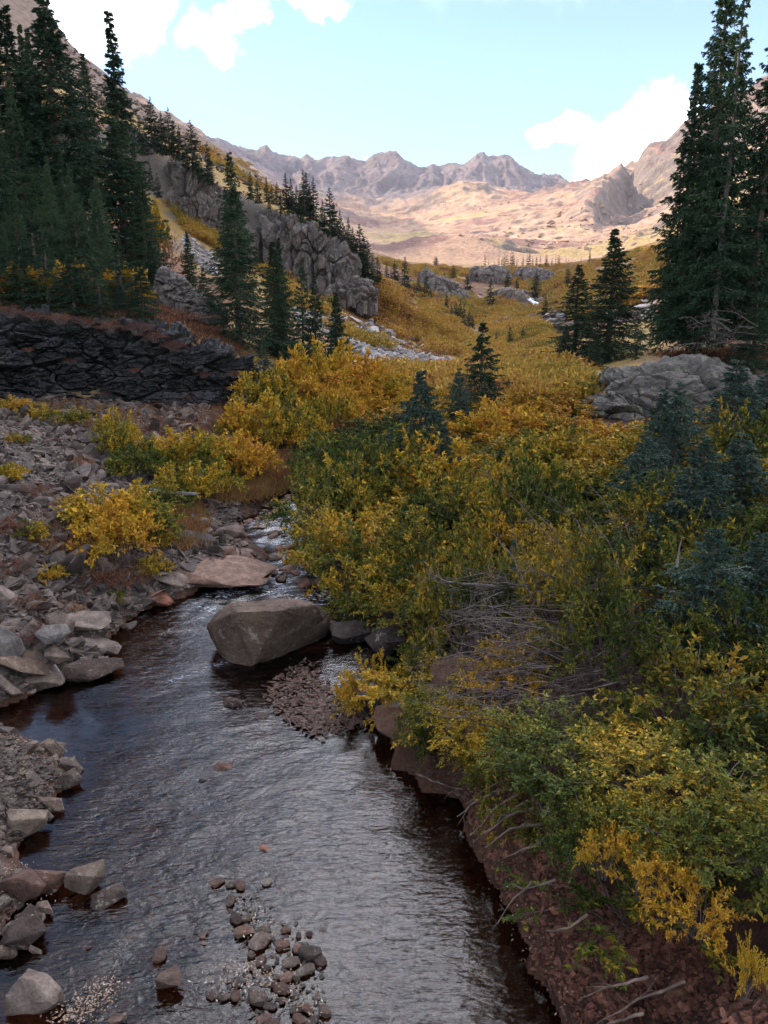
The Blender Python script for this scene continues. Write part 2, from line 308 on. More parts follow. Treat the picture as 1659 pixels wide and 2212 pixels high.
# ------------------------------------------------------------------ terrain height
def P_(Y, pts): return (Y, [(p[0]/p[1], (p[2]-CAMZ)/p[1]) for p in (at_y(u, v, Y) for u, v in pts)])
def X_(Y, pts): return (Y, [(x/Y, (z-CAMZ)/Y) for x, z in pts])
ST = [
 X_(4, [(-60, 14), (-12, 3), (-6, 1.2), (-3.2, .35), (0, .3), (1.6, .45), (2.4, 1.05), (5, 1.35), (15, 2.2), (60, 10)]),
 X_(7, [(-60, 15), (-12, 3.6), (-6.5, 1.4), (-4.4, .4), (0, .3), (.9, .5), (1.7, 1.05), (5, 1.4), (15, 2.3), (60, 11)]),
 X_(10, [(-60, 17), (-14, 4), (-8.5, 2.1), (-6.3, 1.1), (-5.2, .4), (0, .3), (.8, .4), (1.6, .9), (4, 1.3), (10, 1.8), (20, 2.8), (60, 13)]),
 X_(15, [(-60, 18), (-14, 4.2), (-7.5, 1.9), (-5.5, 1.05), (-3.6, .45), (-2.4, .35), (0, .35), (1, .6), (4, 1.1), (10, 1.9), (20, 3.2), (60, 14)]),
 X_(20, [(-60, 18), (-16, 4.2), (-10, 1.95), (-7.5, 1.25), (-4.5, .7), (-2.9, .5), (0, .55), (4, 1.0), (10, 1.7), (20, 3.4), (60, 15)]),
 X_(28, [(-60, 18), (-20, 3.2), (-13.5, 2.05), (-9, 1.6), (-5, 1.0), (-2.5, .75), (2, .9), (7, 1.5), (11, 2.1), (16, 2.8), (24, 4.0), (60, 16)]),
 X_(40, [(-60, 24), (-22, 5.2), (-15, 3.6), (-10, 2.6), (-7.5, 1.9), (-4.5, 1.5), (0, 1.5), (5, 1.6), (9, 2.0), (15, 3.5), (22, 5.0), (60, 18)]),
 P_(60, [(-300, 250), (0, 420), (120, 450), (240, 500), (340, 540), (420, 590), (520, 650), (620, 710), (740, 765), (830, 800), (1000, 815), (1150, 800), (1250, 770), (1400, 730), (1659, 640)]),
 P_(90, [(-300, 100), (0, 290), (250, 420), (400, 545), (550, 620), (700, 680), (800, 725), (900, 765), (1000, 775), (1100, 770), (1200, 745), (1300, 710), (1450, 660), (1659, 570)]),
 P_(112, [(-300, 80), (0, 260), (250, 390), (370, 450), (480, 530), (600, 590), (750, 640), (820, 690), (900, 735), (1000, 755), (1130, 740), (1200, 715), (1300, 680), (1450, 630), (1659, 530)]),
 P_(120, [(-300, -40), (0, 170), (220, 280), (350, 320), (480, 400), (600, 450), (700, 500), (760, 565), (830, 630), (900, 690), (1000, 735), (1130, 725), (1200, 695), (1300, 665), (1450, 610), (1659, 500)]),
 P_(180, [(-300, -60), (0, 130), (200, 250), (350, 300), (480, 385), (600, 435), (700, 490), (780, 560), (850, 610), (950, 655), (1050, 690), (1150, 690), (1190, 680), (1250, 640), (1400, 590), (1659, 450)]),
 P_(230, [(-300, -80), (0, 80), (200, 215), (400, 305), (520, 380), (640, 450), (760, 535), (830, 580), (900, 600), (1000, 620), (1050, 628), (1110, 630), (1165, 640), (1220, 610), (1350, 575), (1430, 545), (1659, 430)]),
 P_(350, [(-300, -330), (-100, -110), (30, -30), (100, 5), (135, 75), (170, 115), (210, 145), (255, 185), (300, 222), (360, 258), (420, 288), (480, 325), (520, 348), (570, 382), (620, 418), (700, 480), (800, 548), (880, 575), (1000, 582), (1100, 580), (1200, 572), (1300, 558), (1430, 520), (1659, 415)]),
 P_(480, [(-300, -100), (100, 200), (520, 440), (700, 510), (850, 560), (1000, 575), (1100, 575), (1250, 568), (1400, 535), (1659, 430)]),
 P_(640, [(-300, 0), (300, 330), (620, 470), (800, 540), (890, 524), (960, 514), (1060, 518), (1150, 538), (1250, 545), (1330, 530), (1420, 500), (1659, 400)]),
 P_(800, [(-300, -150), (300, 260), (620, 445), (800, 545), (890, 540), (960, 525), (1060, 522), (1150, 520), (1250, 515), (1330, 500), (1420, 480), (1659, 380)]),
 P_(980, [(-300, -150), (300, 240), (520, 362), (620, 430), (700, 490), (760, 508), (880, 512), (960, 500), (1060, 492), (1150, 480), (1220, 468), (1262, 446), (1285, 452), (1300, 495), (1370, 492), (1420, 470), (1659, 330)]),
 P_(1130, [(-300, -150), (300, 240), (520, 362), (620, 430), (700, 490), (760, 505), (880, 508), (960, 486), (1060, 470), (1150, 452), (1240, 436), (1280, 410), (1300, 402), (1316, 412), (1330, 465), (1362, 492), (1385, 470), (1420, 440), (1659, 300)]),
 P_(1350, [(-300, -150), (300, 235), (520, 356), (620, 425), (720, 478), (800, 492), (880, 490), (960, 462), (1060, 446), (1150, 430), (1220, 410), (1280, 402), (1315, 385), (1340, 372), (1362, 400), (1385, 352), (1400, 335), (1425, 322), (1440, 318), (1470, 290), (1560, 240), (1659, 190), (1900, 60)]),
 P_(1550, [(-300, -150), (300, 230), (520, 352), (620, 420), (720, 462), (800, 478), (880, 470), (950, 425), (1000, 400), (1060, 420), (1150, 440), (1220, 425), (1290, 412), (1340, 385), (1400, 360), (1470, 330), (1659, 260)]),
 P_(1950, [(-300, -100), (300, 225), (520, 345), (580, 378), (620, 405), (720, 415), (800, 420), (880, 425), (950, 415), (1000, 400), (1060, 400), (1150, 415), (1220, 420), (1290, 415), (1340, 400), (1470, 350), (1659, 300)]),
 P_(2200, [(-300, 0), (300, 225), (440, 292), (510, 322), (530, 331), (545, 327), (553, 332), (575, 326), (592, 345), (620, 352), (650, 361), (665, 352), (680, 362), (700, 358), (722, 349), (745, 353), (790, 361), (805, 346), (835, 337), (860, 345), (880, 358), (905, 370), (925, 372), (935, 363), (945, 374), (975, 366), (1000, 364), (1020, 350), (1040, 345), (1055, 348), (1083, 338), (1110, 350), (1145, 372), (1160, 380), (1175, 372), (1200, 382), (1235, 397), (1290, 405), (1340, 400), (1470, 350), (1659, 300)]),
 P_(2500, [(-300, 300), (500, 420), (830, 450), (1080, 450), (1300, 470), (1659, 430)]),
 P_(4500, [(-300, 500), (830, 560), (1659, 560)]),
]
SG = np.concatenate([np.linspace(-15, -.66, 60), np.linspace(-.65, .65, 700), np.linspace(.66, 15, 60)])
WT = np.array([np.interp(SG, [p[0] for p in pts], [p[1] for p in pts]) for Y, pts in ST]); TY = np.log(np.array([Y for Y, _ in ST]))
DS = np.zeros_like(WT); hh = np.diff(TY)[:, None]; dl = np.diff(WT, axis=0)/hh
for k in range(1, len(TY)-1):
    a, b = dl[k-1], dl[k]; w1 = 2*hh[k]+hh[k-1]; w2 = hh[k]+2*hh[k-1]
    same = (a*b) > 0; DS[k] = np.where(same, (w1+w2)/(w1/np.where(same, a, 1)+w2/np.where(same, b, 1)), 0)
def _w(X, Y):
    s = X/Y; t = np.log(Y); k = np.clip(np.searchsorted(TY, t, side='right')-1, 0, len(TY)-2)
    si = np.interp(s, SG, np.arange(len(SG))); i0 = np.clip(si.astype(int), 0, len(SG)-2); fr = si-i0
    g = lambda A, kk: A[kk, i0]*(1-fr)+A[kk, i0+1]*fr
    h = TY[k+1]-TY[k]; q = np.clip((t-TY[k])/h, 0, 1)
    return (2*q**3-3*q**2+1)*g(WT, k)+(q**3-2*q**2+q)*h*g(DS, k)+(-2*q**3+3*q**2)*g(WT, k+1)+(q**3-q**2)*h*g(DS, k+1)
LEDGE = np.array([(-60, 20), (-30, 24.5), (-16, 28.3), (-9, 30.2), (-5.8, 33.5), (-4.0, 36.5), (-2.5, 39.5)])
def base_h(X, Y):
    X = np.asarray(X, float); Y = np.asarray(Y, float)
    Yc = np.maximum(Y, 4.0)
    xl = np.minimum(-.66*Yc, -15.); xr = np.maximum(.66*Yc, 17.); Xc = np.clip(X, xl, xr)
    z = CAMZ + _w(Xc, Yc)*Yc
    dL = np.maximum(xl-X, 0); dR = np.maximum(X-xr, 0)
    z = z + 430*(1-np.exp(-dL*.70/430)) + 300*(1-np.exp(-dR*.45/300))
    # step of the dark ledge
    ly = np.interp(X, LEDGE[:, 0], LEDGE[:, 1]); Hs = np.interp(X, [-60, -16, -9, -5.8, -4, -2.5], [3.6, 3.3, 3.0, 1.7, .8, 0])
    z = z + Hs*sstep(.2, 1.6, Y-ly)*(1-sstep(36, 58, Y))
    return z
def wl(Y): return np.interp(Y, [0, 12, 14, 20, 30], [0, 0, .1, .3, .75])
def px_poly(pts):
    r = []
    for u, v in pts:
        z = 0.0
        for _ in range(6):
            p = at_z(u, v, z); z = float(wl(p[1]))
        r.append(p[:2])
    return np.array(r)
LEFT = [(-260, 2700), (-160, 2300), (-60, 2110), (-10, 2040), (40, 1975), (70, 1900), (30, 1860), (60, 1800), (105, 1740), (150, 1690), (110, 1625), (20, 1590), (-60, 1570), (-60, 1545), (0, 1527), (100, 1488), (235, 1452), (212, 1400), (265, 1345), (330, 1314), (400, 1292), (440, 1268), (490, 1262), (570, 1235), (580, 1205), (545, 1172), (505, 1150), (530, 1118), (585, 1092), (612, 1068), (640, 1040), (655, 1010), (668, 980), (690, 950), (720, 930)]
RIGHT = [(1330, 2700), (1200, 2212), (1125, 2050), (1062, 1900), (1005, 1790), (985, 1730), (905, 1690), (850, 1650), (835, 1600), (862, 1540), (870, 1480), (880, 1410), (820, 1370), (740, 1290), (700, 1240), (655, 1200), (645, 1150), (672, 1100), (692, 1050), (705, 1010), (725, 975), (745, 945), (765, 925)]
POLY = px_poly(LEFT+RIGHT[::-1]); NL = len(LEFT)
def sdist(X, Y):
    """signed distance to the stream outline, negative inside"""
    X = np.asarray(X, float); Y = np.asarray(Y, float); d = np.full(X.shape, 1e9); ins = np.zeros(X.shape, bool)
    n = len(POLY)
    for i in range(n):
        a, b = POLY[i], POLY[(i+1) % n]; e = b-a
        t = np.clip(((X-a[0])*e[0]+(Y-a[1])*e[1])/(e@e), 0, 1)
        d = np.minimum(d, np.hypot(X-a[0]-t*e[0], Y-a[1]-t*e[1]))
        c = ((a[1] > Y) != (b[1] > Y)) & (X < (b[0]-a[0])*(Y-a[1])/(b[1]-a[1]+1e-12)+a[0]); ins ^= c
    return np.where(ins, -d, d)
def height(X, Y, detail=True):
    X = np.asarray(X, float); Y = np.asarray(Y, float)
    z = base_h(X, Y)
    if detail:
        a = np.interp(Y, [4, 20, 60, 130, 350, 600, 1200, 2200], [.05, .12, .5, 1.6, 2.5, 5, 16, 34])
        wv = np.interp(Y, [4, 20, 60, 130, 350, 600, 1200, 2200], [.8, 2, 7, 16, 30, 45, 130, 260])
        # blend of fixed wavelengths so that the pattern stays continuous
        f = lambda w, o=6, sd=3: fbm(X/w, Y/w, oct=o, seed=sd, rough=.55)
        z = z + .05*f(.8, 4)*(Y < 60)
        m1 = sstep(15, 60, Y)*(1-sstep(250, 400, Y)); z = z + m1*(.35*f(6)+.5*f(18, 4, 9)*sstep(60, 120, Y))
        m2 = sstep(150, 300, Y)*(1-sstep(1100, 1500, Y)*.5); z = z + m2*(1.6*f(28, 5, 12))
        m3 = sstep(430, 640, Y)*(1-sstep(1100, 1500, Y))
        cv, f1, f2 = (worley(X[mm]/60, Y[mm]/45, X[mm]*0, 5) if (mm := (Y > 430) & (Y < 1500)).any() else (0, 0, 0))
        if mm.any():
            k = np.zeros(X.shape); k[mm] = (cv-.5)*9*sstep(.02, .25, f2-f1)
            z = z + m3*(k*.8 + 9*(ridged(X/90, Y/55, 6, 21, .6)-.4) + 3*(ridged(X/22, Y/16, 4, 25, .6)-.4))
        m4 = sstep(1150, 1450, Y); crest = sstep(1700, 2150, Y); wx_ = 40*fbm(X/150, Y/150, oct=3, seed=33)
        mR = sstep(.12, .3, X/Y)*sstep(900, 1100, Y); z = z+mR*(22*(ridged(X/75, Y/60, 6, 81, .62)-.4)+14*(ridged(X/150, Y/55, 5, 85, .6)-.4)); z = z + m4*(40*(ridged((X+wx_)/230, Y/210, 7, 31, .6)-.38) + (8+30*crest*(1-.72*sstep(2080, 2190, Y)))*(ridged((X+wx_)/70, (Y+wx_)/330, 6, 41, .62)-.42) + 13*crest*(1-.6*sstep(2100, 2190, Y))*(ridged((X+wx_)/24, Y/300, 4, 45, .6)-.42))
    d = np.full(X.shape, 9.); nb = (Y < 32) & (Y > 1) & (np.abs(X) < 14)
    if nb.any(): d[nb] = sdist(X[nb], Y[nb])+.16*fbm(X[nb]/.4, Y[nb]/.4, oct=4, seed=99)
    w_ = wl(Y)
    bank = np.where(X > np.interp(Y, [4, 9, 12, 20, 30], [0, -.5, -1, -1.5, -1.5]), 1.5, .6)
    zz = np.maximum(z, w_+.12)
    out_ = np.minimum(zz, w_+.03+np.maximum(d, 0)*bank + .3*sstep(0, .3, d)*(bank > 1))
    ins = w_ - np.minimum(.05+(-d)*.35, .30)
    return np.where(d > 2.5, z, np.where(d >= 0, out_, ins))
def hz(x, y): return float(height(np.array([x]), np.array([y]), True)[0])

# ------------------------------------------------------------------ terrain mesh
def lerp(a, b, t): return a+(b-a)*t[:, None]
def terrain():
    az = R_(1)*np.concatenate([np.linspace(-120, -31, 60)[:-1], np.linspace(-31, 31, 640), np.linspace(31, 120, 60)[1:]])
    r = np.concatenate([np.geomspace(2, 30, 240)[:-1], np.geomspace(30, 150, 240)[:-1], np.geomspace(150, 600, 200)[:-1], np.geomspace(600, 2700, 470)[:-1], np.geomspace(2700, 5200, 14)])
    A, Rr = np.meshgrid(az, r); X = (Rr*np.sin(A)).ravel(); Y = (Rr*np.cos(A)).ravel()
    # flatten the arcs into planes of constant Y inside the frame so ridge lines stay where they are set
    ca = np.maximum(np.cos(A), .3).ravel(); X /= ca; Y /= ca
    Z = height(X, Y); nr, nc = A.shape
    Zg = Z.reshape(nr, nc); Xg = X.reshape(nr, nc); Yg = Y.reshape(nr, nc)
    V = np.stack([Xg, Yg, Zg], -1); du = np.gradient(V, axis=1); dv = np.gradient(V, axis=0)
    nn = nrm(np.cross(du, dv)); nzv = np.abs(nn[..., 2]).ravel()
    n1 = fbm(X/3, Y/3, oct=5, seed=51); n2 = fbm(X/25, Y/25, oct=5, seed=52); n3 = fbm(X/120, Y/120, oct=6, seed=53, rough=.6)
    c = np.zeros((len(X), 3))
    soil = np.array([.05, .026, .018]); talus = np.array([.10, .085, .08]); ochre = np.array([.27, .165, .045]); redg = np.array([.17, .075, .04]); rock = np.array([.13, .105, .085]); bed = np.array([.065, .032, .02])
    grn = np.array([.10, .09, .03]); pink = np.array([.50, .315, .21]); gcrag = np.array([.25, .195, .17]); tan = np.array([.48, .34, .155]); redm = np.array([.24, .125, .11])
    left = sstep(0, 1.5, np.interp(Y, [4, 10, 15, 20, 28, 40], [-1, -3, -2.5, -3, -3, -4])-X)
    near = lerp(np.tile(soil, (len(X), 1)), np.tile(talus, (len(X), 1)), left*sstep(-.35, .1, n1+.1))
    near = lerp(near, np.tile(redg, (len(X), 1)), sstep(17, 24, Y)*sstep(-.1, .3, n1)*.8)
    mid = lerp(np.tile(ochre, (len(X), 1)), np.tile(redg, (len(X), 1)), sstep(.0, .25, n2)); mid = lerp(mid, np.tile(grn, (len(X), 1)), sstep(.05, .3, -n1)*.5)
    mid = lerp(mid, np.tile(rock, (len(X), 1)), sstep(.86, .72, nzv+.1*n1)*sstep(45, 60, Y))
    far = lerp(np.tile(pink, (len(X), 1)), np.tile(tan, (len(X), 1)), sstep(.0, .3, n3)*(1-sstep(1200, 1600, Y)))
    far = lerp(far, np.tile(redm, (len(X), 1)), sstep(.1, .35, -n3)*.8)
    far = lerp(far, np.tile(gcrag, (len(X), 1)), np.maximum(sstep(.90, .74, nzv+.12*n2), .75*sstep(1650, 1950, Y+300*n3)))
    c = lerp(near, mid, sstep(24, 38, Y))
    # left hillside goes from ochre to pinkish bare scree with height
    hi = sstep(45, 75, Z+12*n2)*sstep(90, 160, Y)*sstep(-.02, -.12, X/np.maximum(Y, 1)); c = lerp(c, np.tile(np.array([.215, .145, .105]), (len(X), 1)), hi)
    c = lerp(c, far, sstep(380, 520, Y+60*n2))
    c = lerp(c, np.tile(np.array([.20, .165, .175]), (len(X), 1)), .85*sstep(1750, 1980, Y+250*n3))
    sdv = np.full(X.shape, 9.); nb = (Y < 30) & (np.abs(X) < 12) & (Y > 1); sdv[nb] = sdist(X[nb], Y[nb])
    c = lerp(c, np.tile(bed, (len(X), 1)), sstep(.35, .0, sdv))
    i = np.arange(nr-1)[:, None]*nc; j = np.arange(nc-1)[None]; F = np.stack([i+j, i+j+1, i+nc+j+1, i+nc+j], -1)
    cuts = [0, int(np.searchsorted(r, 60)), int(np.searchsorted(r, 430)), nr-1]
    for name, a, b in (('ground', cuts[0], cuts[1]), ('hills', cuts[1], cuts[2]), ('mountains', cuts[2], cuts[3])):
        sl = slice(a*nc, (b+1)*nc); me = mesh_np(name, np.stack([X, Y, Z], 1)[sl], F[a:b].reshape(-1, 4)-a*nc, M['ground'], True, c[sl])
        link(name, me, kind='structure')
terrain()
#@@STAGE2
# ------------------------------------------------------------------ water
def stream():
    xs = np.arange(-7.2, 3.0, .045); ys = np.concatenate([np.arange(3.2, 14, .045), np.arange(14, 27, .07)])
    X, Y = np.meshgrid(xs, ys); sd_ = sdist(X.ravel(), Y.ravel()).reshape(X.shape)
    r = sstep(12.2, 13.2, Y)                                  # the riffles upstream of the boulder
    pool = np.exp(-(((X+3.9)/1.2)**2+((Y-9.0)/.9)**2)) + .75*np.exp(-(((X+.75)/.45)**2+((Y-5.3)/.6)**2)) + .6*np.exp(-(((X+.1)/.6)**2+((Y-8.9)/.8)**2)) + .35*np.exp(-(((X+2.4)/.8)**2+((Y-5.3)/.6)**2))
    calm = np.clip(1-pool, .06, 1)*sstep(0, .5, -sd_)*.9+.1*np.clip(1-pool, .3, 1)
    a = R_(14); xr = X*math.cos(a)+Y*math.sin(a); yr = -X*math.sin(a)+Y*math.cos(a)
    wv = .010*fbm(xr/.34, yr/.20, oct=3, seed=61) + .014*fbm(xr/.9, yr/.6, oct=2, seed=62)
    Z = wl(Y) + wv*calm*(1+1.6*r) + r*.03*fbm(X/.5, Y/.5, oct=3, seed=63)
    keep = sd_ < .35; n, mc = X.shape; idx = np.arange(n*mc).reshape(n, mc)
    kf = keep[:-1, :-1] & keep[1:, :-1] & keep[:-1, 1:] & keep[1:, 1:]
    F = np.stack([idx[:-1, :-1], idx[:-1, 1:], idx[1:, 1:], idx[1:, :-1]], -1)[kf]
    used = np.unique(F); rm = np.zeros(n*mc, int); rm[used] = np.arange(len(used))
    strk = np.exp(-((X+2.55+(Y-10.7)*-.95)/.12)**2)*sstep(10.1, 10.3, Y)*sstep(11.5, 11.2, Y)*.5
    foam = np.clip(r*sstep(-.1, .45, fbm(X/.5, Y/.35, oct=3, seed=64))*.9*sstep(0, .15, -sd_)+strk, 0, 1)
    col = np.stack([calm.ravel(), foam.ravel(), calm.ravel()*0], 1)[used]
    V = np.stack([X.ravel(), Y.ravel(), Z.ravel()], 1)[used]
    link('water', mesh_np('water', V, rm[F], M['water'], True, col), kind='structure')
stream()

# ------------------------------------------------------------------ rocks
def rock_mesh(name, seed, n=14, dims=(1, .8, .55), mat=None, round_=0.0, sub=0, amp=.05, box=.55):
    rg = np.random.default_rng(seed)
    P = rg.normal(size=(n, 3)); P = nrm(P); P = P*(np.max(np.abs(P), axis=1)**-box)[:, None]*rg.uniform(.8, 1.05, (n, 1)); P *= np.array(dims)*.5
    bm = bmesh.new()
    for p in P: bm.verts.new(p)
    g = bmesh.ops.convex_hull(bm, input=bm.verts[:]); bmesh.ops.delete(bm, geom=[e for e in g['geom_interior'] if isinstance(e, bmesh.types.BMVert)], context='VERTS')
    bmesh.ops.dissolve_limit(bm, angle_limit=R_(14), verts=bm.verts[:], edges=bm.edges[:])
    if round_: bmesh.ops.bevel(bm, geom=bm.edges[:], offset=round_, segments=2 if sub else 1, affect='EDGES', profile=.6, clamp_overlap=True)
    if sub:
        bmesh.ops.triangulate(bm, faces=bm.faces[:]); bmesh.ops.subdivide_edges(bm, edges=bm.edges[:], cuts=sub, use_grid_fill=True)
        V = np.array([v.co for v in bm.verts]); d = fbm(V[:, 0]*3, V[:, 1]*3, V[:, 2]*3, oct=5, seed=seed, rough=.62)*amp-amp*.35*(1-sstep(0, .12, (lambda w: w[2]-w[1])(worley(V[:, 0]*2.2+seed, V[:, 1]*2.2, V[:, 2]*3.4, seed))))
        for v, q in zip(bm.verts, d): v.co *= 1+float(q)
    me = bpy.data.meshes.new(name); bm.to_mesh(me); bm.free()
    if mat: me.materials.append(mat)
    if round_ and sub: me.polygons.foreach_set('use_smooth', [True]*len(me.polygons))
    return me
ROCKS = {}
for k, (mn) in enumerate(['talus', 'brownrock', 'redstone', 'scree']):
    ROCKS[mn] = [rock_mesh('rock', 100+k*20+i, 16, (1, rng.uniform(.6, .95), rng.uniform(.22, .6)), M[mn], .02) for i in range(7)]
ROCKS['cobble'] = [rock_mesh('cobble', 300+i, 40, (1, rng.uniform(.65, .9), rng.uniform(.4, .6)), M['redstone' if i % 2 else 'brownrock'], .03, 1, .03, .3) for i in range(6)]
def soup(name, protos, P, S, E, mat, kind='stuff', loc_normal=None):
    """many stones merged into ONE mesh: P positions, S scale (n,3), E euler (n,3)"""
    V = []; F3 = []; F4 = []; Fn = {}; o = 0; arr = []
    for me in protos:
        v = np.zeros(len(me.vertices)*3); me.vertices.foreach_get('co', v); v = v.reshape(-1, 3)
        bm = bmesh.new(); bm.from_mesh(me); bmesh.ops.triangulate(bm, faces=bm.faces[:]); t = np.array([[x.index for x in f.verts] for f in bm.faces]); bm.free(); arr.append((v, t))
    pick = rng.integers(0, len(arr), len(P))
    for k, (v, t) in enumerate(arr):
        m = pick == k; n = m.sum()
        if not n: continue
        cx, cy, cz = np.cos(E[m]).T; sx, sy, sz = np.sin(E[m]).T
        Rm = np.stack([cy*cz, sx*sy*cz-cx*sz, cx*sy*cz+sx*sz, cy*sz, sx*sy*sz+cx*cz, cx*sy*sz-sx*cz, -sy, sx*cy, cx*cy], 1).reshape(-1, 3, 3)
        vv = np.einsum('nij,nkj->nki', Rm, v[None]*S[m][:, None])+P[m][:, None]
        V.append(vv.reshape(-1, 3)); F3.append((t[None]+(np.arange(n)*len(v))[:, None, None]).reshape(-1, 3)+o); o += n*len(v)
    return mesh_np(name, np.concatenate(V), np.concatenate(F3), mat)
def eul(n, tilt=.35): return np.stack([rng.normal(0, tilt, n), rng.normal(0, tilt, n), rng.uniform(0, 6.28, n)], 1)

def in_poly(poly, n, seed):
    rg = np.random.default_rng(seed); poly = np.array(poly, float); lo, hi = poly.min(0), poly.max(0); r = np.zeros((0, 2))
    while len(r) < n:
        q = rg.uniform(lo, hi, (n*3, 2)); ins = np.zeros(len(q), bool)
        for i in range(len(poly)):
            a, b = poly[i], poly[(i+1) % len(poly)]
            ins ^= ((a[1] > q[:, 1]) != (b[1] > q[:, 1])) & (q[:, 0] < (b[0]-a[0])*(q[:, 1]-a[1])/(b[1]-a[1]+1e-9)+a[0])
        r = np.concatenate([r, q[ins]])
    return r[:n]
def on_ground(U, Vv, z0=.5, it=8):
    """ground points seen at near photo pixels (fixed point iteration on the height)"""
    U = np.asarray(U, float); Vv = np.asarray(Vv, float); D = np.stack([U-CU, FPX*math.cos(PITCH)+(CV-Vv)*math.sin(PITCH), -FPX*math.sin(PITCH)+(CV-Vv)*math.cos(PITCH)], 1)
    z = np.full(len(U), z0)
    for _ in range(it):
        k = (z-CAMZ)/D[:, 2]; X, Y = D[:, 0]*k, D[:, 1]*k; z = .5*z+.5*height(X, Y)
    k = (z-CAMZ)/D[:, 2]; X, Y = D[:, 0]*k, D[:, 1]*k
    return np.stack([X, Y, height(X, Y)], 1)
# -- talus on the left bank: a mass of chips and, on top of it, the largest slabs one by one
def left_pts(n, ymin=8.6, ymax=31, seed=1, dmin=.05, dmax=99):
    rg = np.random.default_rng(seed); out_ = []
    while len(out_) < n:
        Y = np.exp(rg.uniform(math.log(ymin), math.log(ymax), 4000)); u = rg.uniform(-160, 620, 4000)
        X = (u-CU)/FPX*Y*1.08 + 0*Y
        ly = np.interp(X, LEDGE[:, 0], LEDGE[:, 1]); d = sdist(X, Y)
        ok = (d > dmin) & (d < dmax) & (Y < ly+.3) & (X < np.interp(Y, [8, 11, 15, 18, 22, 31], [-3, -3.0, -3, -3.4, -3.6, -4]))
        dens = np.clip(1.0-sstep(16, 24, Y)*sstep(-7.5, -5.5, X)*.75, 0, 1)*np.clip(1.5-sstep(9, 15, Y)*.2*(X > -4.2), .2, 1)
        ok &= rg.random(4000) < dens
        out_ += list(zip(X[ok], Y[ok]))
    a = np.array(out_[:n]); return a[:, 0], a[:, 1]
X, Y = left_pts(22000); sz_ = np.random.default_rng(5).lognormal(math.log(.095), .62, len(X))*np.interp(Y, [8, 25], [.85, 1.5])
Z = height(X, Y)+sz_*.08
me = soup('talus', ROCKS['talus']+ROCKS['talus']+ROCKS['brownrock'], np.stack([X, Y, Z], 1), sz_[:, None]*np.random.default_rng(6).uniform([.8, .6, .35], [1.5, 1.1, 1.0], (len(X), 3)), eul(len(X), .55), M['talus'])
link('talus', me, kind='stuff', color=(.92, .82, .76), label='loose grey shale chips covering the left bank under the dark ledge', cat='scree')
X, Y = left_pts(100, 8.8, 27, 2)
for x, y in zip(X, Y):
    s = random.uniform(.18, .38)*np.interp(y, [9, 25], [.8, 1.3]); me = random.choice(ROCKS['talus'])
    c = random.choice([(.9, .82, .76), (1.1, 1.0, .92), (.75, .74, .76), (.85, .7, .6)])
    link('rock', me, None, 'grey angular shale slab lying in the talus of the left bank', 'rock', 'shale slabs on the left talus', loc=(x, y, hz(x, y)+s*.10), rot=tuple(eul(1, .35)[0]), scale=(s*1.3, s, s*random.uniform(.35, .7)), color=c)
for k in range(34):
    q = on_ground([rng.uniform(-40, 300)], [rng.uniform(1230, 1420)])[0] if k < 24 else on_ground([rng.uniform(-60, 120)], [rng.uniform(1100, 1300)])[0]
    s = rng.uniform(.2, .44)
    link('rock', ROCKS['talus'][k % 7], None, 'slanting flaky slab in the tilted beds beside the pool', 'rock', 'slanting slabs of the lower left bank', loc=(q[0], q[1], q[2]+s*.12), rot=(rng.uniform(.2, .6), rng.uniform(-.75, -.35), rng.uniform(-.35, .35)), scale=(s*1.5, s*.85, s*.32), color=(.9, .8, .72))
def place_rock(u, v, w, h, mat, label, z=None, rot=0, asp=.8, tilt=(0, 0), group=None, color=(1, 1, 1), seed=None, nm='rock', sink=.25, rnd=.04, me=None, box=.55):
    """a rock whose foot is seen at (u, v); w, h in metres"""
    p = at_z(u, v, 0.03 if z is None else z)
    if z is None:
        for _ in range(5):
            zz = max(hz(p[0], p[1]), float(wl(p[1]))-.02); p = at_z(u, v, zz)
    if me is None: me = rock_mesh('rock', seed or random.randrange(9999), 18, (1, asp, 1), M[mat], rnd, 3, .12, box)
    return link(nm, me, None, label, 'rock', group, loc=(p[0], p[1]+w*asp*.4, p[2]+h*(.5-sink)), rot=(tilt[0], tilt[1], rot), scale=(w, w, h), color=color)
# -- outcrop slabs at the left water edge
place_rock(40, 1500, 1.15, .8, 'brownrock', 'large cracked tan rock slab at the left edge over the dark pool', z=0.05, rot=.5, tilt=(.3, .5), color=(1.25, 1.1, .98), me=ROCKS['brownrock'][3], sink=.2)
place_rock(-25, 1425, .8, .6, 'talus', 'upright grey rock slab at the left frame edge above the pool', z=.5, rot=-.5, tilt=(.2, .7), color=(1.1, 1.1, 1.1), me=ROCKS['talus'][2])
place_rock(185, 1478, .95, .36, 'brownrock', 'dark wet flat rock jutting into the pool from the left bank', z=0, rot=.2, asp=.6, color=(.55, .5, .5))
place_rock(118, 1432, .42, .28, 'brownrock', 'square tan rock lying on the bank above the dark wet rock', z=.3, rot=.3, tilt=(.2, .1), color=(1.4, 1.35, 1.3))
place_rock(105, 1390, .5, .3, 'talus', 'pale grey slab tilted on the bank beside a red tuft', z=.55, rot=.9, tilt=(.5, .2), color=(1.4, 1.4, 1.4))
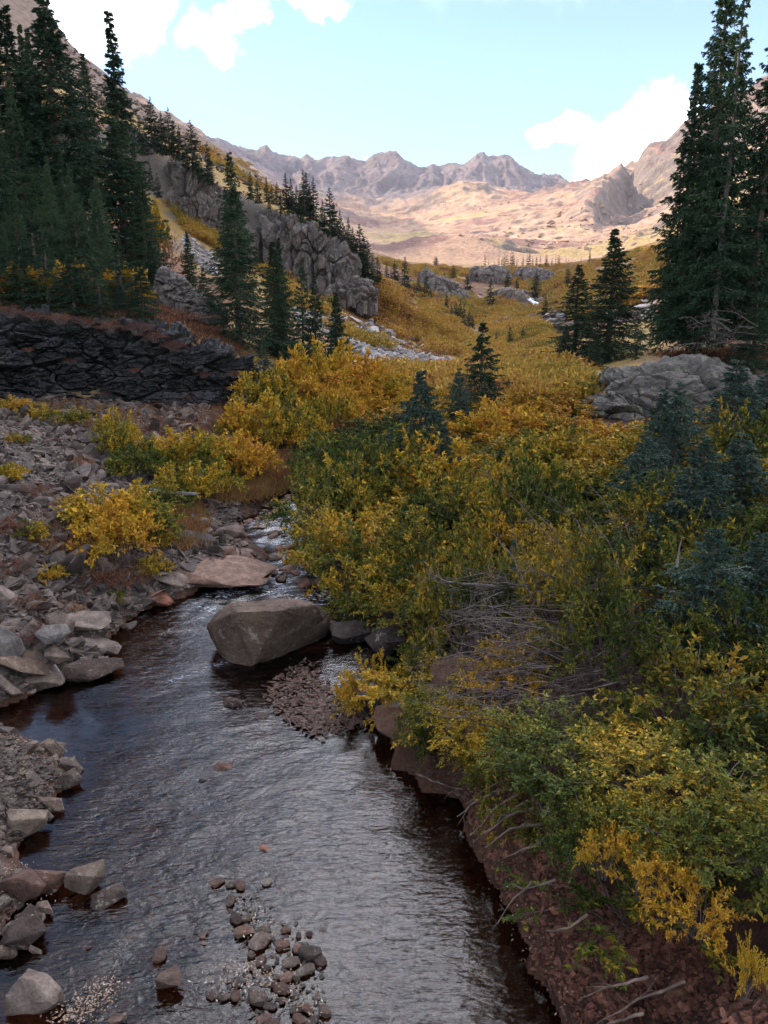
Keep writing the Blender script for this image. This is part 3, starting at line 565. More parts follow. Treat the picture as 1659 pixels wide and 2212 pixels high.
# -- rocks of the near left bar
bar = [(110, 1635, .34, .20, 'flat angular tan rock at the upstream tip of the near left bar', (1.2, 1.1, 1)), (148, 1668, .30, .16, 'thin pale slab lying over the water at the end of the bar', (1.4, 1.35, 1.3)),
       (146, 1700, .28, .18, 'square grey rock below the thin pale slab on the bar', (1.2, 1.15, 1.1)), (40, 1700, .34, .26, 'dark brown rock amid the left bar', (.9, .85, .8)), (112, 1752, .30, .14, 'long low rock in the shallows below the bar', (1.05, 1, 1)),
       (45, 1805, .42, .30, 'large pale pyramid shaped rock at the near left water edge', (1.7, 1.65, 1.5)), (10, 1650, .30, .2, 'brown rock on the left frame edge at the bar', (1, .9, .8)), (75, 1665, .2, .16, 'small reddish rock behind the brown rocks of the bar', (1, .7, .6)),
       (175, 1935, .40, .28, 'pale blocky rock standing at the end of the red rocks', (1.8, 1.75, 1.6)), (222, 1958, .34, .10, 'dark flat slab lying just right of the pale blocky rock', (.7, .65, .65)), (95, 1925, .36, .22, 'reddish brown rock beside the pale blocky rock', (1.1, .75, .65)),
       (30, 1950, .5, .3, 'broad dark red rock at the left frame edge', (.85, .6, .55)), (92, 1975, .22, .1, 'small flat pale stone in the dark water by the red rocks', (1.3, 1.15, 1.1)), (35, 2050, .42, .22, 'angular dark rock in the shallows on the left edge', (.8, .7, .7)),
       (60, 2010, .26, .18, 'brown rock touching the angular dark rock', (.95, .8, .75)), (62, 2195, .46, .34, 'large pale grey slab rising at the bottom left corner', (1.9, 1.9, 1.9)), (10, 1760, .25, .18, 'brown stone behind the pale pyramid rock', (.9, .8, .75)),
       (10, 1860, .22, .15, 'small grey stone under the pale pyramid rock', (1.1, 1.1, 1.1)), (250, 2215, .14, .05, 'small flat stone by the leaf litter at the bottom edge', (.9, .8, .8)), (358, 2145, .24, .14, 'dark angular rock at the left end of the low cobble row', (.8, .7, .65))]
for u, v, w, h, lb, c in bar: place_rock(u, v, w, h, 'brownrock', lb, rot=random.uniform(-.6, .6), tilt=(random.uniform(-.15, .2), random.uniform(-.2, .2)), asp=random.uniform(.6, .85), group='rocks of the near left bar', color=c, z=.03, rnd=.025, box=.8)
# more small bar stones
rg = np.random.default_rng(11)
for k in range(34):
    u, v = (rg.uniform(-30, 120), rg.uniform(1600, 1830)) if k < 18 else (rg.uniform(-30, 110), rg.uniform(1900, 2060))
    p = at_z(u, v, .03); s = rg.uniform(.11, .26)
    link('rock', random.choice(ROCKS['brownrock']), None, 'small brown stone packed among the rocks of the near left bar', 'rock', 'small stones of the near left bar', loc=(p[0], p[1], max(hz(p[0], p[1]), 0)+s*.12), rot=tuple(eul(1, .3)[0]), scale=s, color=(rg.uniform(.8, 1.5),)*3)
# -- stones standing in the stream
mid = [(575, 1845, .17, .09, 'reddish stone breaking the water in mid stream', (1.3, .75, .6)), (480, 1668, .24, .08, 'flat tan slab showing in the bright middle water', (1.3, .9, .75)), (437, 1692, .10, .06, 'small black stone beside the flat tan slab', (.4, .4, .4)),
       (500, 1530, .30, .13, 'dark brown wedge rock just below the boulder', (.55, .42, .38)), (560, 1556, .24, .05, 'flat grey rock at the upstream tip of the cobble bar', (.8, .75, .75)), (335, 1318, .58, .36, 'rust red rock with a dark wet foot on the left shore', (1.5, .75, .55)),
       (440, 1142, .34, .30, 'pale grey pointed rock on the shore above the pink slab', (1.9, 1.9, 1.9)), (495, 1165, .62, .30, 'grey rounded rock by the shore grass', (1.2, 1.05, 1.0)), (480, 1205, .5, .24, 'flat brown rock above the pink slab', (1.2, .9, .8)),
       ]
for u, v, w, h, lb, c in mid: place_rock(u, v, w, h, 'brownrock', lb, rot=random.uniform(-.5, .5), tilt=(0, random.uniform(-.15, .15)), asp=.75, color=c, rnd=.03, box=.7)
place_rock(430, 1256, 2.6, .32, 'redstone', 'broad pink flat rock shelf reaching into the riffle', z=.30, rot=-.05, asp=.6, tilt=(.06, .02), color=(1.25, 1.3, 1.3), sink=.35, rnd=.03, box=.6)
place_rock(575, 1250, .75, .26, 'redstone', 'low dark red rock at the tip of the pink shelf', z=.03, rot=-.15, asp=.5, color=(.8, .75, .7), rnd=.03)
place_rock(800, 1545, .62, .5, 'boulder', 'rounded blue grey boulder under the overhanging willow', z=0, rot=.3, asp=.8, color=(.75, .85, 1.0), rnd=.1)
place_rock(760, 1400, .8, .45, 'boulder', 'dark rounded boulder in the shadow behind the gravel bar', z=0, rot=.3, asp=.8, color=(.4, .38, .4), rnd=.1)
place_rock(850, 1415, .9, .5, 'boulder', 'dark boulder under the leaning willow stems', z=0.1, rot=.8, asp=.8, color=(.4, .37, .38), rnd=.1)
place_rock(890, 1610, .95, .6, 'boulder', 'red brown boulder embedded in the right bank under willow roots', z=0.0, rot=.1, asp=.8, color=(.85, .6, .52), rnd=.12)
place_rock(1010, 1530, .9, .7, 'boulder', 'smooth brown boulder half hidden beneath the dead branches', z=0.5, rot=.1, asp=.8, color=(.8, .6, .5), rnd=.12)
# cobbles of the midstream bar
cob = [(577, 1905, .12), (470, 1905, .15), (500, 1910, .12), (520, 1912, .14), (497, 1945, .14), (510, 1985, .15), (532, 1982, .12), (526, 2012, .18), (567, 2010, .18), (617, 2007, .1), (645, 2018, .08), (668, 2015, .08), (560, 2035, .22), (610, 2040, .14), (542, 2060, .1),
       (563, 2075, .12), (545, 2088, .1), (575, 2090, .09), (628, 2078, .16), (642, 2048, .12), (668, 2060, .24), (690, 2072, .16), (660, 2095, .17), (592, 2125, .1), (597, 2108, .07), (620, 2110, .13), (642, 2110, .09), (608, 2135, .15), (510, 2125, .09), (455, 2150, .1), (483, 2152, .1), (508, 2150, .12), (555, 2155, .2), (570, 2200, .13), (583, 2172, .12),
       (610, 2160, .08), (640, 2178, .12), (665, 2178, .11), (700, 2182, .14), (645, 2200, .12), (675, 2205, .13), (585, 2215, .15), (440, 2035, .06), (438, 2021, .07), (190, 2045, .05), (345, 2062, .18), (440, 2015, .1)]
for k, (u, v, s) in enumerate(cob):
    p = at_z(u, v, .02); me = ROCKS['cobble'][k % 6]
    link('cobble', me, None, 'rounded cobble in the low bar across the near stream', 'rock', 'cobbles of the midstream bar', loc=(p[0], p[1], .005+s*.1), rot=(0, 0, rg.uniform(0, 6)), scale=(s*1.0, s*.85, s*rg.uniform(.5, .8)), color=(lambda q: (q, q*1.02, q*1.04))(rg.uniform(.35, 1.0)))
# pebbles of the bars, riffle rocks
def px_region(n, poly, seed, z=0.03, jit=9):
    q = in_poly(poly, n, seed)+np.random.default_rng(seed+1).normal(0, jit, (n, 2))
    if z is None: return on_ground(q[:, 0], q[:, 1])
    return np.array([at_z(u, v, z) for u, v in q])
def gravel(name, label, P, smin, smax, protos, mat, lift=.1, tilt=.3, seed=3, color=(.85, .87, .9)):
    rg = np.random.default_rng(seed); n = len(P); s = np.exp(rg.uniform(math.log(smin), math.log(smax), n)); Q = P.copy(); Q[:, 2] += s*lift
    link(name, soup(name, protos, Q, s[:, None]*rg.uniform([.8, .7, .4], [1.3, 1.1, .8], (n, 3)), eul(n, tilt), mat), kind='stuff', label=label, cat='gravel', color=color)
BARP = [(585, 1480), (640, 1440), (660, 1425), (700, 1480), (770, 1500), (800, 1560), (735, 1575), (690, 1585), (610, 1545), (580, 1510)]
gravel('gravel', 'red brown gravel bar beside and below the big river boulder', px_region(1500, BARP, 21, .015), .03, .11, ROCKS['redstone'], M['redstone'])
gravel('gravel', 'small wet stones between the cobbles of the midstream bar', px_region(260, [(490, 1900), (560, 1900), (600, 1990), (690, 2020), (700, 2200), (560, 2212), (450, 2160), (520, 2090)], 22, .0), .02, .07, ROCKS['redstone'], M['brownrock'])
gravel('gravel', 'submerged stones on the brown stream bed', px_region(1500, [(100, 2212), (60, 1900), (200, 1500), (300, 1320), (480, 1300), (620, 1500), (900, 1800), (1150, 2212)], 23, -.25), .05, .22, ROCKS['redstone'], M['redstone'], .25)
gravel('gravel', 'reddish pebbles on the left shore below the talus', px_region(1500, [(-20, 1500), (100, 1480), (240, 1430), (215, 1390), (330, 1310), (400, 1290), (330, 1230), (200, 1290), (100, 1360), (-20, 1420)], 24, None), .05, .16, ROCKS['brownrock'], M['brownrock'])
gravel('gravel', 'brown gravel packed between the rocks of the near left bar', px_region(1500, [(-60, 1590), (60, 1590), (140, 1680), (60, 1800), (-60, 1860)], 28, None), .03, .12, ROCKS['brownrock'], M['brownrock'])
gravel('gravel', 'wet gravel round the red rocks at the left frame edge', px_region(900, [(-60, 1890), (70, 1880), (120, 1930), (60, 1990), (-60, 2060)], 29, None), .03, .11, ROCKS['redstone'], M['redstone'])
gravel('gravel', 'brown stones and crumbled earth under the dead branch tangle', px_region(2600, [(880, 1600), (960, 1560), (1060, 1480), (1000, 1330), (1180, 1300), (1380, 1400), (1330, 1560), (1100, 1640), (1010, 1740), (900, 1660)], 30, None), .02, .10, ROCKS['brownrock'], M['redstone'])
gravel('gravel', 'rust red stones spilled on the cut right bank under the willow', px_region(3400, [(1000, 1760), (1080, 1620), (1200, 1700), (1300, 1900), (1659, 2130), (1659, 2212), (1240, 2212), (1130, 2040), (1060, 1880)], 25, None), .025, .10, ROCKS['redstone'], M['redstone'], tilt=.6, color=(1.5, 1.12, 1.0))
big_rust = px_region(18, [(1130, 1780), (1250, 1900), (1420, 2060), (1480, 2160), (1300, 2190), (1200, 2080), (1120, 1900)], 61, None, 0)
for k, p in enumerate(big_rust):
    s = rg.uniform(.08, .16)
    link('rock', ROCKS['redstone'][k % 7], None, 'larger rust coloured stone resting on the stony cut bank', 'rock', 'larger stones of the cut right bank', loc=(p[0], p[1], p[2]+s*.12), rot=tuple(eul(1, .5)[0]), scale=(s*1.2, s, s*1.3), color=(rg.uniform(1.0, 1.6), rg.uniform(.85, 1.2), rg.uniform(.8, 1.1)))
rr = px_region(85, [(430, 1250), (520, 1120), (590, 1080), (640, 1050), (680, 1060), (650, 1200), (700, 1290), (600, 1290), (560, 1230)], 26, None)
for p in rr:
    s = rg.uniform(.10, .34); z = max(hz(p[0], p[1]), float(wl(p[1])))
    link('rock', random.choice(ROCKS['cobble']), None, 'worn brown stone in the rocky riffle upstream of the boulder', 'rock', 'stones of the riffle', loc=(p[0], p[1], z+s*.04), rot=tuple(eul(1, .15)[0]), scale=(s*1.2, s, s*.75), color=(lambda q: (q, q*.9, q*.85))(rg.uniform(.7, 1.3)))
gravel('gravel', 'pale pebbles along the narrow upper channel by the shore grass', px_region(600, [(330, 1230), (440, 1150), (540, 1080), (640, 1000), (655, 1010), (600, 1080), (520, 1120), (500, 1160), (560, 1220), (420, 1240)], 27, None), .05, .17, ROCKS['brownrock'], M['brownrock'])

# -- the big river boulder: hull of points taken at its corners, rounded and weathered
def river_boulder():
    q = []
    def a(u, v, z): q.append(at_z(u, v, z))
    a(455, 1385, .12); a(498, 1438, -.06); a(545, 1450, -.08); a(600, 1430, -.08); a(682, 1388, -.05)
    a(443, 1350, .50); a(470, 1318, .72); a(500, 1296, .86); a(512, 1322, .87); a(640, 1293, .88); a(685, 1306, .74); a(702, 1345, .35)
    a(610, 1318, .90)
    base = np.array(q); c = base.mean(0)
    back = base[[5, 7, 9, 10, 12]]+np.array([.15, .55, -.35]); lowb = back*[1, 1, 0]+[0, .2, -.1]
    P = np.concatenate([base, back, lowb])-c
    bm = bmesh.new()
    for p in P: bm.verts.new(p)
    g = bmesh.ops.convex_hull(bm, input=bm.verts[:]); bmesh.ops.delete(bm, geom=[e for e in g['geom_interior'] if isinstance(e, bmesh.types.BMVert)], context='VERTS')
    bmesh.ops.dissolve_limit(bm, angle_limit=R_(10), verts=bm.verts[:], edges=bm.edges[:])
    bmesh.ops.bevel(bm, geom=bm.edges[:], offset=.022, segments=2, affect='EDGES', profile=.5)
    bmesh.ops.triangulate(bm, faces=bm.faces[:])
    for _ in range(3): bmesh.ops.subdivide_edges(bm, edges=[e for e in bm.edges if e.calc_length() > .06], cuts=1, use_grid_fill=True)
    V = np.array([v.co for v in bm.verts]); bm.normal_update(); Nn = np.array([v.normal for v in bm.verts])
    d = .03*fbm(V[:, 0]*2.2, V[:, 1]*1.6, V[:, 2]*1.6, oct=5, seed=77)+.012*fbm(V[:, 0]*9, V[:, 1]*9, V[:, 2]*9, oct=3, seed=78)
    cv, f1, f2 = worley(V[:, 0]*1.3+.3, V[:, 1]*1.3, V[:, 2]*1.6+.2, 79); d = d-.03*(1-sstep(0, .06, f2-f1))+.03*(cv-.5)
    for v, k, nn in zip(bm.verts, d, Nn): v.co += Vector(nn*float(k))
    me = bpy.data.meshes.new('boulder'); bm.to_mesh(me); bm.free(); me.materials.append(M['boulder']); me.polygons.foreach_set('use_smooth', [True]*len(me.polygons))
    link('boulder', me, None, 'big smooth tan boulder with a flat top standing in the stream', 'boulder', loc=tuple(c), color=(1.12, .98, .88))
river_boulder()

# ------------------------------------------------------------------ cliffs and outcrops
def cliff(name, label, pts, mat, back=3., lean=.25, bulge=.8, amp=.4, cell=(1., 1., 1.), res=(150, 60), seed=1, fine=.12, cat='rock outcrop', group=None, color=(1, 1, 1), strata=0, undercut=0, endfall=.0, smooth=False):
    """a crag: a front face between the bottom and top lines, a cap that runs back into the slope and closed flanks"""
    pts = np.array(pts, float); t = np.linspace(0, 1, res[0]); k = np.linspace(0, 1, len(pts))
    U, VT, VB, YY = [np.interp(t, k, pts[:, i]) for i in range(4)]
    VT = VT + (9*fbm(t*14+seed, t*0, oct=4, seed=seed) if strata else 0)
    VT = VB+(VT-VB)*np.clip(1-np.abs(2*t-1)**7, 0, 1)**.5
    bl = bulge*(1-np.sqrt(np.clip(1-(2*t-1)**4, 0, 1)))*3
    rows = []
    nj = res[1]; nb_ = nj//3
    for j in range(nj):
        f = j/(nj-1); Yb = YY+bl
        bot = np.array([at_y(a, b, c) for a, b, c in zip(U, VB, Yb)]); top = np.array([at_y(a, b, c) for a, b, c in zip(U, VT, Yb)])
        h = top[:, 2]-bot[:, 2]; p = bot+(top-bot)*f
        rnd = (1-np.sqrt(np.clip(1-f**6, 0, 1)))
        p[:, 1] += lean*h*f+rnd*back*.25; p[:, 2] -= rnd*h*.04
        rows.append(p)
    last = rows[-1]
    for j in range(1, nb_+1):
        f = j/nb_; p = last.copy(); p[:, 1] += back*f; p[:, 2] -= (.12*back*f+endfall*f*f); p[:, 0] += (p[:, 0]-p[:, 0].mean())*.02*f; rows.append(p)
    V = np.array(rows); nr, nc = V.shape[:2]
    du = np.gradient(V, axis=1); dv = np.gradient(V, axis=0); nn = nrm(np.cross(du, dv)); 
    if nn[nr//3, nc//2, 1] > 0: nn = -nn
    P = V.reshape(-1, 3); n3 = nn.reshape(-1, 3)
    wx = fbm(P[:, 0]/cell[0]/1.5, P[:, 1]/cell[1]/1.5, P[:, 2]/cell[2]/1.5, oct=3, seed=seed)*.6
    cv, f1, f2 = worley(P[:, 0]/cell[0]+wx, P[:, 1]/cell[1]+wx, P[:, 2]/cell[2]+wx*.6, seed)
    cv2, g1, g2 = worley(P[:, 0]/cell[0]*2.7+wx, P[:, 1]/cell[1]*2.7, P[:, 2]/cell[2]*2.7+wx, seed+9)
    d = amp*(cv-.5)-amp*.45*(1-sstep(0, .10, f2-f1))+amp*.4*(cv2-.5)-amp*.15*(1-sstep(0, .1, g2-g1))+fine*fbm(P[:, 0]/cell[0]*2, P[:, 1]/cell[1]*2, P[:, 2]/cell[2]*2, oct=5, seed=seed+3, rough=.6)+amp*1.0*fbm(P[:, 0]/cell[0]/3, P[:, 1]/cell[0]/3, P[:, 2]/cell[0]/3, oct=2, seed=seed+5)
    if strata:
        s = (P[:, 2]+.10*P[:, 0])/strata+fbm(P[:, 0]/4, P[:, 2]*.8, oct=5, seed=seed+7, rough=.7)*3.2
        cell_ = np.floor(s); fr = s-cell_; hsh = hash3(cell_, cell_*0, cell_*0, seed); am = .25+sstep(-.3, .4, fbm(P[:, 0]/1.7, P[:, 2]*2, oct=3, seed=seed+17)); d = d+am*(amp*.8*(hsh-.5)-amp*.7*(1-sstep(0, .25, fr)))
    fade = np.minimum(1, np.minimum(t, 1-t)*14)[None].repeat(nr, 0).reshape(-1)
    P = P+n3*(d*fade)[:, None]
    if undercut: 
        f = np.clip(np.arange(nr)/(nj-1), 0, 1)[:, None].repeat(nc, 1).ravel(); P[:, 1] += undercut*np.exp(-((f-.22)/.14)**2)*(.5+.5*fbm(P[:, 0]/2, P[:, 0]*0, oct=2, seed=seed+8))
    o = P.mean(0); i = np.arange(nr-1)[:, None]*nc; j = np.arange(nc-1)[None]; F = np.stack([i+j, i+j+1, i+nc+j+1, i+nc+j], -1).reshape(-1, 4)
    # skirt: flanks and underside, so the crag is closed
    bt = P[:nc]; bk = P[-nc:]; base = len(P); low = bt.copy(); low[:, 2] -= back*.15; lowb = bk.copy(); lowb[:, 2] = np.minimum(low[:, 2], lowb[:, 2]-.5)
    P2 = np.concatenate([P, low, lowb]); ii = np.arange(nc-1)
    F2 = [np.stack([base+ii, base+ii+1, ii+1, ii], -1), np.stack([(nr-1)*nc+ii, (nr-1)*nc+ii+1, base+nc+ii+1, base+nc+ii], -1), np.stack([base+nc+ii, base+nc+ii+1, base+ii+1, base+ii], -1)]
    sides = []
    for c_ in (0, nc-1):
        col_ = np.arange(nr)*nc+c_; a = base+c_; b = base+nc+c_
        sides += [[col_[q], col_[q+1], a if q < nj else b] for q in range(nr-1)]+[[a, col_[nj], b]]
    me = mesh_np(name, P2-o, [np.concatenate([F]+F2), np.array(sides)], M[mat], smooth)
    return link(name, me, None, label, cat, group, loc=tuple(o), color=color)
cliff('dark_ledge', 'black layered shale ledge running along the left bank beneath the spruces',
      [(-420, 655, 880, 25.0), (-200, 655, 870, 27.0), (0, 665, 862, 28.0), (100, 672, 880, 28.6), (200, 680, 893, 29.2), (280, 690, 893, 29.8), (350, 715, 888, 30.2), (430, 738, 882, 31.2), (490, 758, 875, 32.6), (560, 790, 856, 34.2), (620, 800, 835, 36), (660, 812, 825, 38)],
      'darkledge', 2.2, .2, .3, .6, (1.25, 1.25, .62), (700, 130), 3, .34, cat='rock ledge', strata=.62, undercut=.8)
cliff('rock_outcrop', 'small grey crag sloping down behind the reddish shrubs above the dark ledge', [(325, 560, 640, 36), (370, 590, 650, 36), (420, 625, 675, 36.5), (465, 655, 690, 37)], 'talus', 2, .4, .3, .3, (.7, .7, .3), (120, 40), 5, .1)
cliff('rock_outcrop', 'tall lichen grey crag between the tall spruce and the yellow slope', [(345, 300, 400, 116), (372, 335, 430, 112), (400, 345, 468, 110), (430, 372, 485, 110), (470, 405, 515, 111), (490, 440, 522, 114)], 'cliff', 12, .25, .6, 1.5, (2.2, 2.2, 5), (240, 130), 11, .9)
cliff('rock_outcrop', 'dark grey crag half hidden by spruces high on the left slope', [(215, 225, 300, 120), (260, 255, 350, 118), (300, 285, 385, 117), (345, 300, 410, 117), (380, 330, 400, 119)], 'cliff', 12, .25, .6, 1.1, (2.6, 2.6, 6), (160, 70), 12, .4, color=(.55, .55, .62))
cliff('rock_outcrop', 'long steep fluted grey cliff under the ridge line of spruces', [(540, 432, 500, 116), (575, 440, 540, 112), (610, 470, 570, 110), (650, 480, 590, 109), (690, 500, 612, 108), (725, 520, 632, 108), (755, 552, 640, 109), (770, 580, 630, 112)], 'cliff', 10, .2, .6, 1.7, (2.2, 2.2, 5.5), (340, 140), 13, .95)
cliff('rock_outcrop', 'pale broken rocks at the foot of the fluted cliff', [(700, 590, 640, 104), (740, 585, 655, 103), (780, 598, 662, 103), (815, 620, 662, 105)], 'cliff', 7, .9, .6, 1.6, (1.8, 1.8, 1.6), (160, 80), 14, .7)
cliff('rock_outcrop', 'small grey knob left of the fluted cliff behind the tall spruce', [(500, 480, 520, 108), (525, 478, 540, 107), (552, 500, 545, 108)], 'cliff', 6, .4, .6, .7, (2., 2., 3), (80, 50), 15, .3)
cliff('rock_outcrop', 'long sloping ribbed grey slab descending to the right in the valley centre', [(905, 585, 620, 196), (925, 582, 640, 192), (960, 592, 655, 190), (1000, 612, 672, 190), (1025, 640, 690, 192), (1045, 665, 690, 196)], 'cliff', 14, .7, .6, 1.2, (3, 3, 9), (200, 80), 16, .4, color=(1.05, 1.02, .98))
cliff('rock_outcrop', 'rounded grey knob of rock just left of the waterfall', [(1072, 628, 650, 212), (1090, 622, 665, 209), (1115, 620, 682, 208), (1135, 626, 690, 208), (1150, 650, 690, 209), (1160, 675, 690, 211)], 'cliff', 12, .35, .9, 1.0, (4, 4, 6), (130, 80), 17, .3, color=(1.1, 1.02, .98))
cliff('rock_outcrop', 'low long grey outcrop below the distant tree line', [(1015, 580, 606, 255), (1040, 578, 606, 252), (1080, 572, 602, 252), (1105, 578, 600, 255)], 'cliff', 16, .5, .6, 1.1, (4, 4, 4), (120, 50), 18, .5, color=(1.15, 1.1, 1.1))
cliff('rock_outcrop', 'grey outcrop right of the low long one near the tree line', [(1115, 580, 598, 258), (1150, 573, 600, 256), (1190, 578, 602, 256), (1215, 588, 602, 258)], 'cliff', 16, .5, .6, 1.1, (4, 4, 4), (120, 50), 19, .5, color=(1.1, 1.05, 1.1))
cliff('rock_outcrop', 'pale slab lying on the right slope beside the two middle spruces', [(1340, 628, 650, 134), (1380, 610, 648, 132), (1420, 594, 640, 132), (1455, 580, 628, 134)], 'cliff', 8, .8, .6, .8, (2.5, 2.5, 2), (110, 40), 20, .4, color=(1.4, 1.38, 1.4))
cliff('rock_outcrop', 'upper pale slab on the right slope under the lit mountain', [(1340, 598, 606, 190), (1380, 582, 600, 188), (1425, 572, 596, 190)], 'cliff', 10, .8, .6, .9, (3, 3, 3), (90, 40), 24, .4, color=(1.25, 1.2, 1.25))
cliff('rock_outcrop', 'blocky brown rocks below the sloping ribbed slab', [(935, 680, 705, 165), (965, 668, 720, 163), (1000, 690, 725, 163), (1020, 712, 728, 165)], 'cliff', 6, .5, .6, 1.0, (2, 2, 2), (100, 40), 25, .4, color=(.9, .82, .8))
cliff('rock_outcrop', 'fractured grey rock below the rounded knob', [(1078, 672, 700, 200), (1100, 665, 706, 199), (1125, 678, 706, 200)], 'cliff', 6, .5, .6, 1.0, (2, 2, 2), (80, 40), 26, .4)
cliff('rock_outcrop', 'huge grey rock mass with orange lichen below the right spruces',
      [(1262, 905, 935, 26.5), (1300, 858, 945, 26), (1340, 815, 950, 25.6), (1385, 788, 960, 25.4), (1430, 784, 960, 25.3), (1500, 783, 960, 25.3), (1580, 776, 960, 25.3), (1640, 792, 955, 25.6), (1720, 810, 950, 26), (1850, 850, 940, 27)],
      'granite', 5.5, .55, .8, .5, (2.6, 2.6, 1.3), (460, 150), 31, .45)
# waterfall
def waterfall():
    P = []; tt = np.linspace(0, 1, 26)
    path = [(1143, 645), (1150, 651), (1158, 655), (1162, 663), (1166, 675), (1175, 683), (1180, 692), (1192, 700), (1196, 712)]
    k = np.linspace(0, 1, len(path)); U = np.interp(tt, k, [p[0] for p in path]); Vv = np.interp(tt, k, [p[1] for p in path]); Yy = np.interp(tt, [0, .3, .5, 1], [208, 206.0, 205.2, 200])
    wd = np.interp(tt, [0, .3, .5, .7, 1], [.5, .9, .9, .5, .4]); rows = []
    for q, (u, v, y, w) in enumerate(zip(U, Vv, Yy, wd)):
        c = at_y(u, v, y); rows.append([c+np.array([s*w, -.25*(1-s*s)+.08*math.sin(q*2.1+s*5), .1*math.sin(q+s*3)]) for s in np.linspace(-1, 1, 9)])
    V = np.array(rows); nr, nc = V.shape[:2]; i = np.arange(nr-1)[:, None]*nc; j = np.arange(nc-1)[None]; F = np.stack([i+j, i+j+1, i+nc+j+1, i+nc+j], -1).reshape(-1, 4)
    m = plain('falling_water', (.75, .78, .85), .4, 3, .3)
    link('waterfall', mesh_np('waterfall', V.reshape(-1, 3), F, m, True), None, 'small white waterfall dropping beside the rounded rock knob', 'waterfall')
    cliff('rock_outcrop', 'dark wet rock notch behind the small waterfall', [(1148, 655, 690, 207.5), (1160, 650, 695, 206.8), (1180, 653, 695, 206.6), (1205, 662, 695, 207.5)], 'darkledge', 4, .3, .4, .5, (1.5, 1.5, .9), (60, 40), 40, .2)
waterfall()
ROCKS['boulderpale'] = [rock_mesh('rock', 900+i, 16, (1.3, rng.uniform(.7, 1), rng.uniform(.5, .8)), M['scree'], .02) for i in range(5)]; M['boulderpale'] = rock_mat('tan_crag', (.46, .33, .25, 1), (.36, .25, .18, 1), (.54, .42, .33, 1), .6, .12)  # moraine crags share the pinkish tan of the ground
def far_rocks(name, label, poly, n, Y0, smin, smax, mat, seed, group=None):
    """scattered blocks on the slope seen inside a pixel region, found by marching rays to the terrain"""
    P = ray_pts(poly, n, Y0, seed)
    rg = np.random.default_rng(seed); s = np.exp(rg.uniform(math.log(smin), math.log(smax), n)); P[:, 2] += s*(.12 if Y0 < 400 else -.12)
    link(name, soup(name, ROCKS[mat], P, s[:, None]*rg.uniform([.8, .7, .6], [1.4, 1.1, 1.1], (n, 3)), eul(n, .35), M[mat]), kind='stuff', label=label, cat='scree')
def ray_hit(U, Vv, Y0, Y1=1900., steps=300):
    """terrain hit for photo pixels, marching outward from Y0"""
    U = np.asarray(U, float); Vv = np.asarray(Vv, float); D = np.stack([U-CU, FPX*math.cos(PITCH)+(CV-Vv)*math.sin(PITCH), -FPX*math.sin(PITCH)+(CV-Vv)*math.cos(PITCH)], 1); D /= D[:, 1:2]
    Ys = np.geomspace(Y0, Y1, steps); hit = np.full(len(U), np.nan)
    for y in Ys:
        m = np.isnan(hit)
        if not m.any(): break
        x = D[m, 0]*y; z = CAMZ+D[m, 2]*y; g = height(x, np.full(len(x), y), y > 30); h = hit[m]; h[g >= z] = y; hit[m] = h
    hit = np.where(np.isnan(hit), Y1, hit); P = D*hit[:, None]; P[:, 2] = height(P[:, 0], P[:, 1]); return P
def ray_pts(poly, n, Y0, seed, Y1=1900.):
    q = in_poly(poly, n, seed); return ray_hit(q[:, 0], q[:, 1], Y0, Y1)
far_rocks('scree', 'white scree fan spilling onto the valley floor at the left', [(762, 738), (800, 738), (860, 752), (920, 770), (990, 785), (1000, 797), (900, 800), (830, 800), (790, 785), (770, 765)], 1600, 42, .35, 1.1, 'scree', 31)
far_rocks('scree', 'grey scree chute beside the yellow slope on the left', [(400, 510), (430, 530), (470, 560), (475, 600), (440, 590), (410, 550), (390, 525)], 700, 45, .3, .9, 'scree', 32)
far_rocks('scree', 'grey blocks below the ledge spruces left of the scree fan', [(610, 600), (640, 620), (700, 680), (770, 735), (760, 750), (700, 730), (640, 700)], 500, 44, .3, .9, 'scree', 33)
far_rocks('scree', 'pinkish boulders strewn over the high bare ridge slope', [(110, 40), (220, 170), (420, 300), (600, 412), (520, 400), (340, 290), (180, 220), (60, 60)], 700, 180, .6, 3.0, 'brownrock', 38)
far_rocks('scree', 'broken brown rocks round the waterfall', [(1140, 640), (1200, 625), (1225, 660), (1215, 700), (1170, 705), (1150, 690)], 350, 130, .6, 2.0, 'brownrock', 34)
far_rocks('scree', 'pale crags standing out of the sunlit moraine', [(890, 530), (960, 518), (1060, 522), (1250, 545), (1340, 540), (1420, 510), (1330, 470), (1200, 470), (1060, 500), (960, 500)], 150, 480, 2, 9, 'boulderpale', 36)
far_rocks('scree', 'grey and rust crags on the lit mountain flank', [(860, 470), (960, 430), (1150, 440), (1280, 430), (1460, 330), (1480, 460), (1300, 480), (1000, 500)], 40, 900, 4, 12, 'boulderpale', 37)
far_rocks('scree', 'scattered pale rocks on the autumn slope', [(700, 690), (900, 700), (1020, 640), (1200, 600), (1450, 600), (1450, 700), (1280, 700), (1100, 740), (900, 760), (760, 740)], 650, 60, .5, 2.2, 'scree', 35)
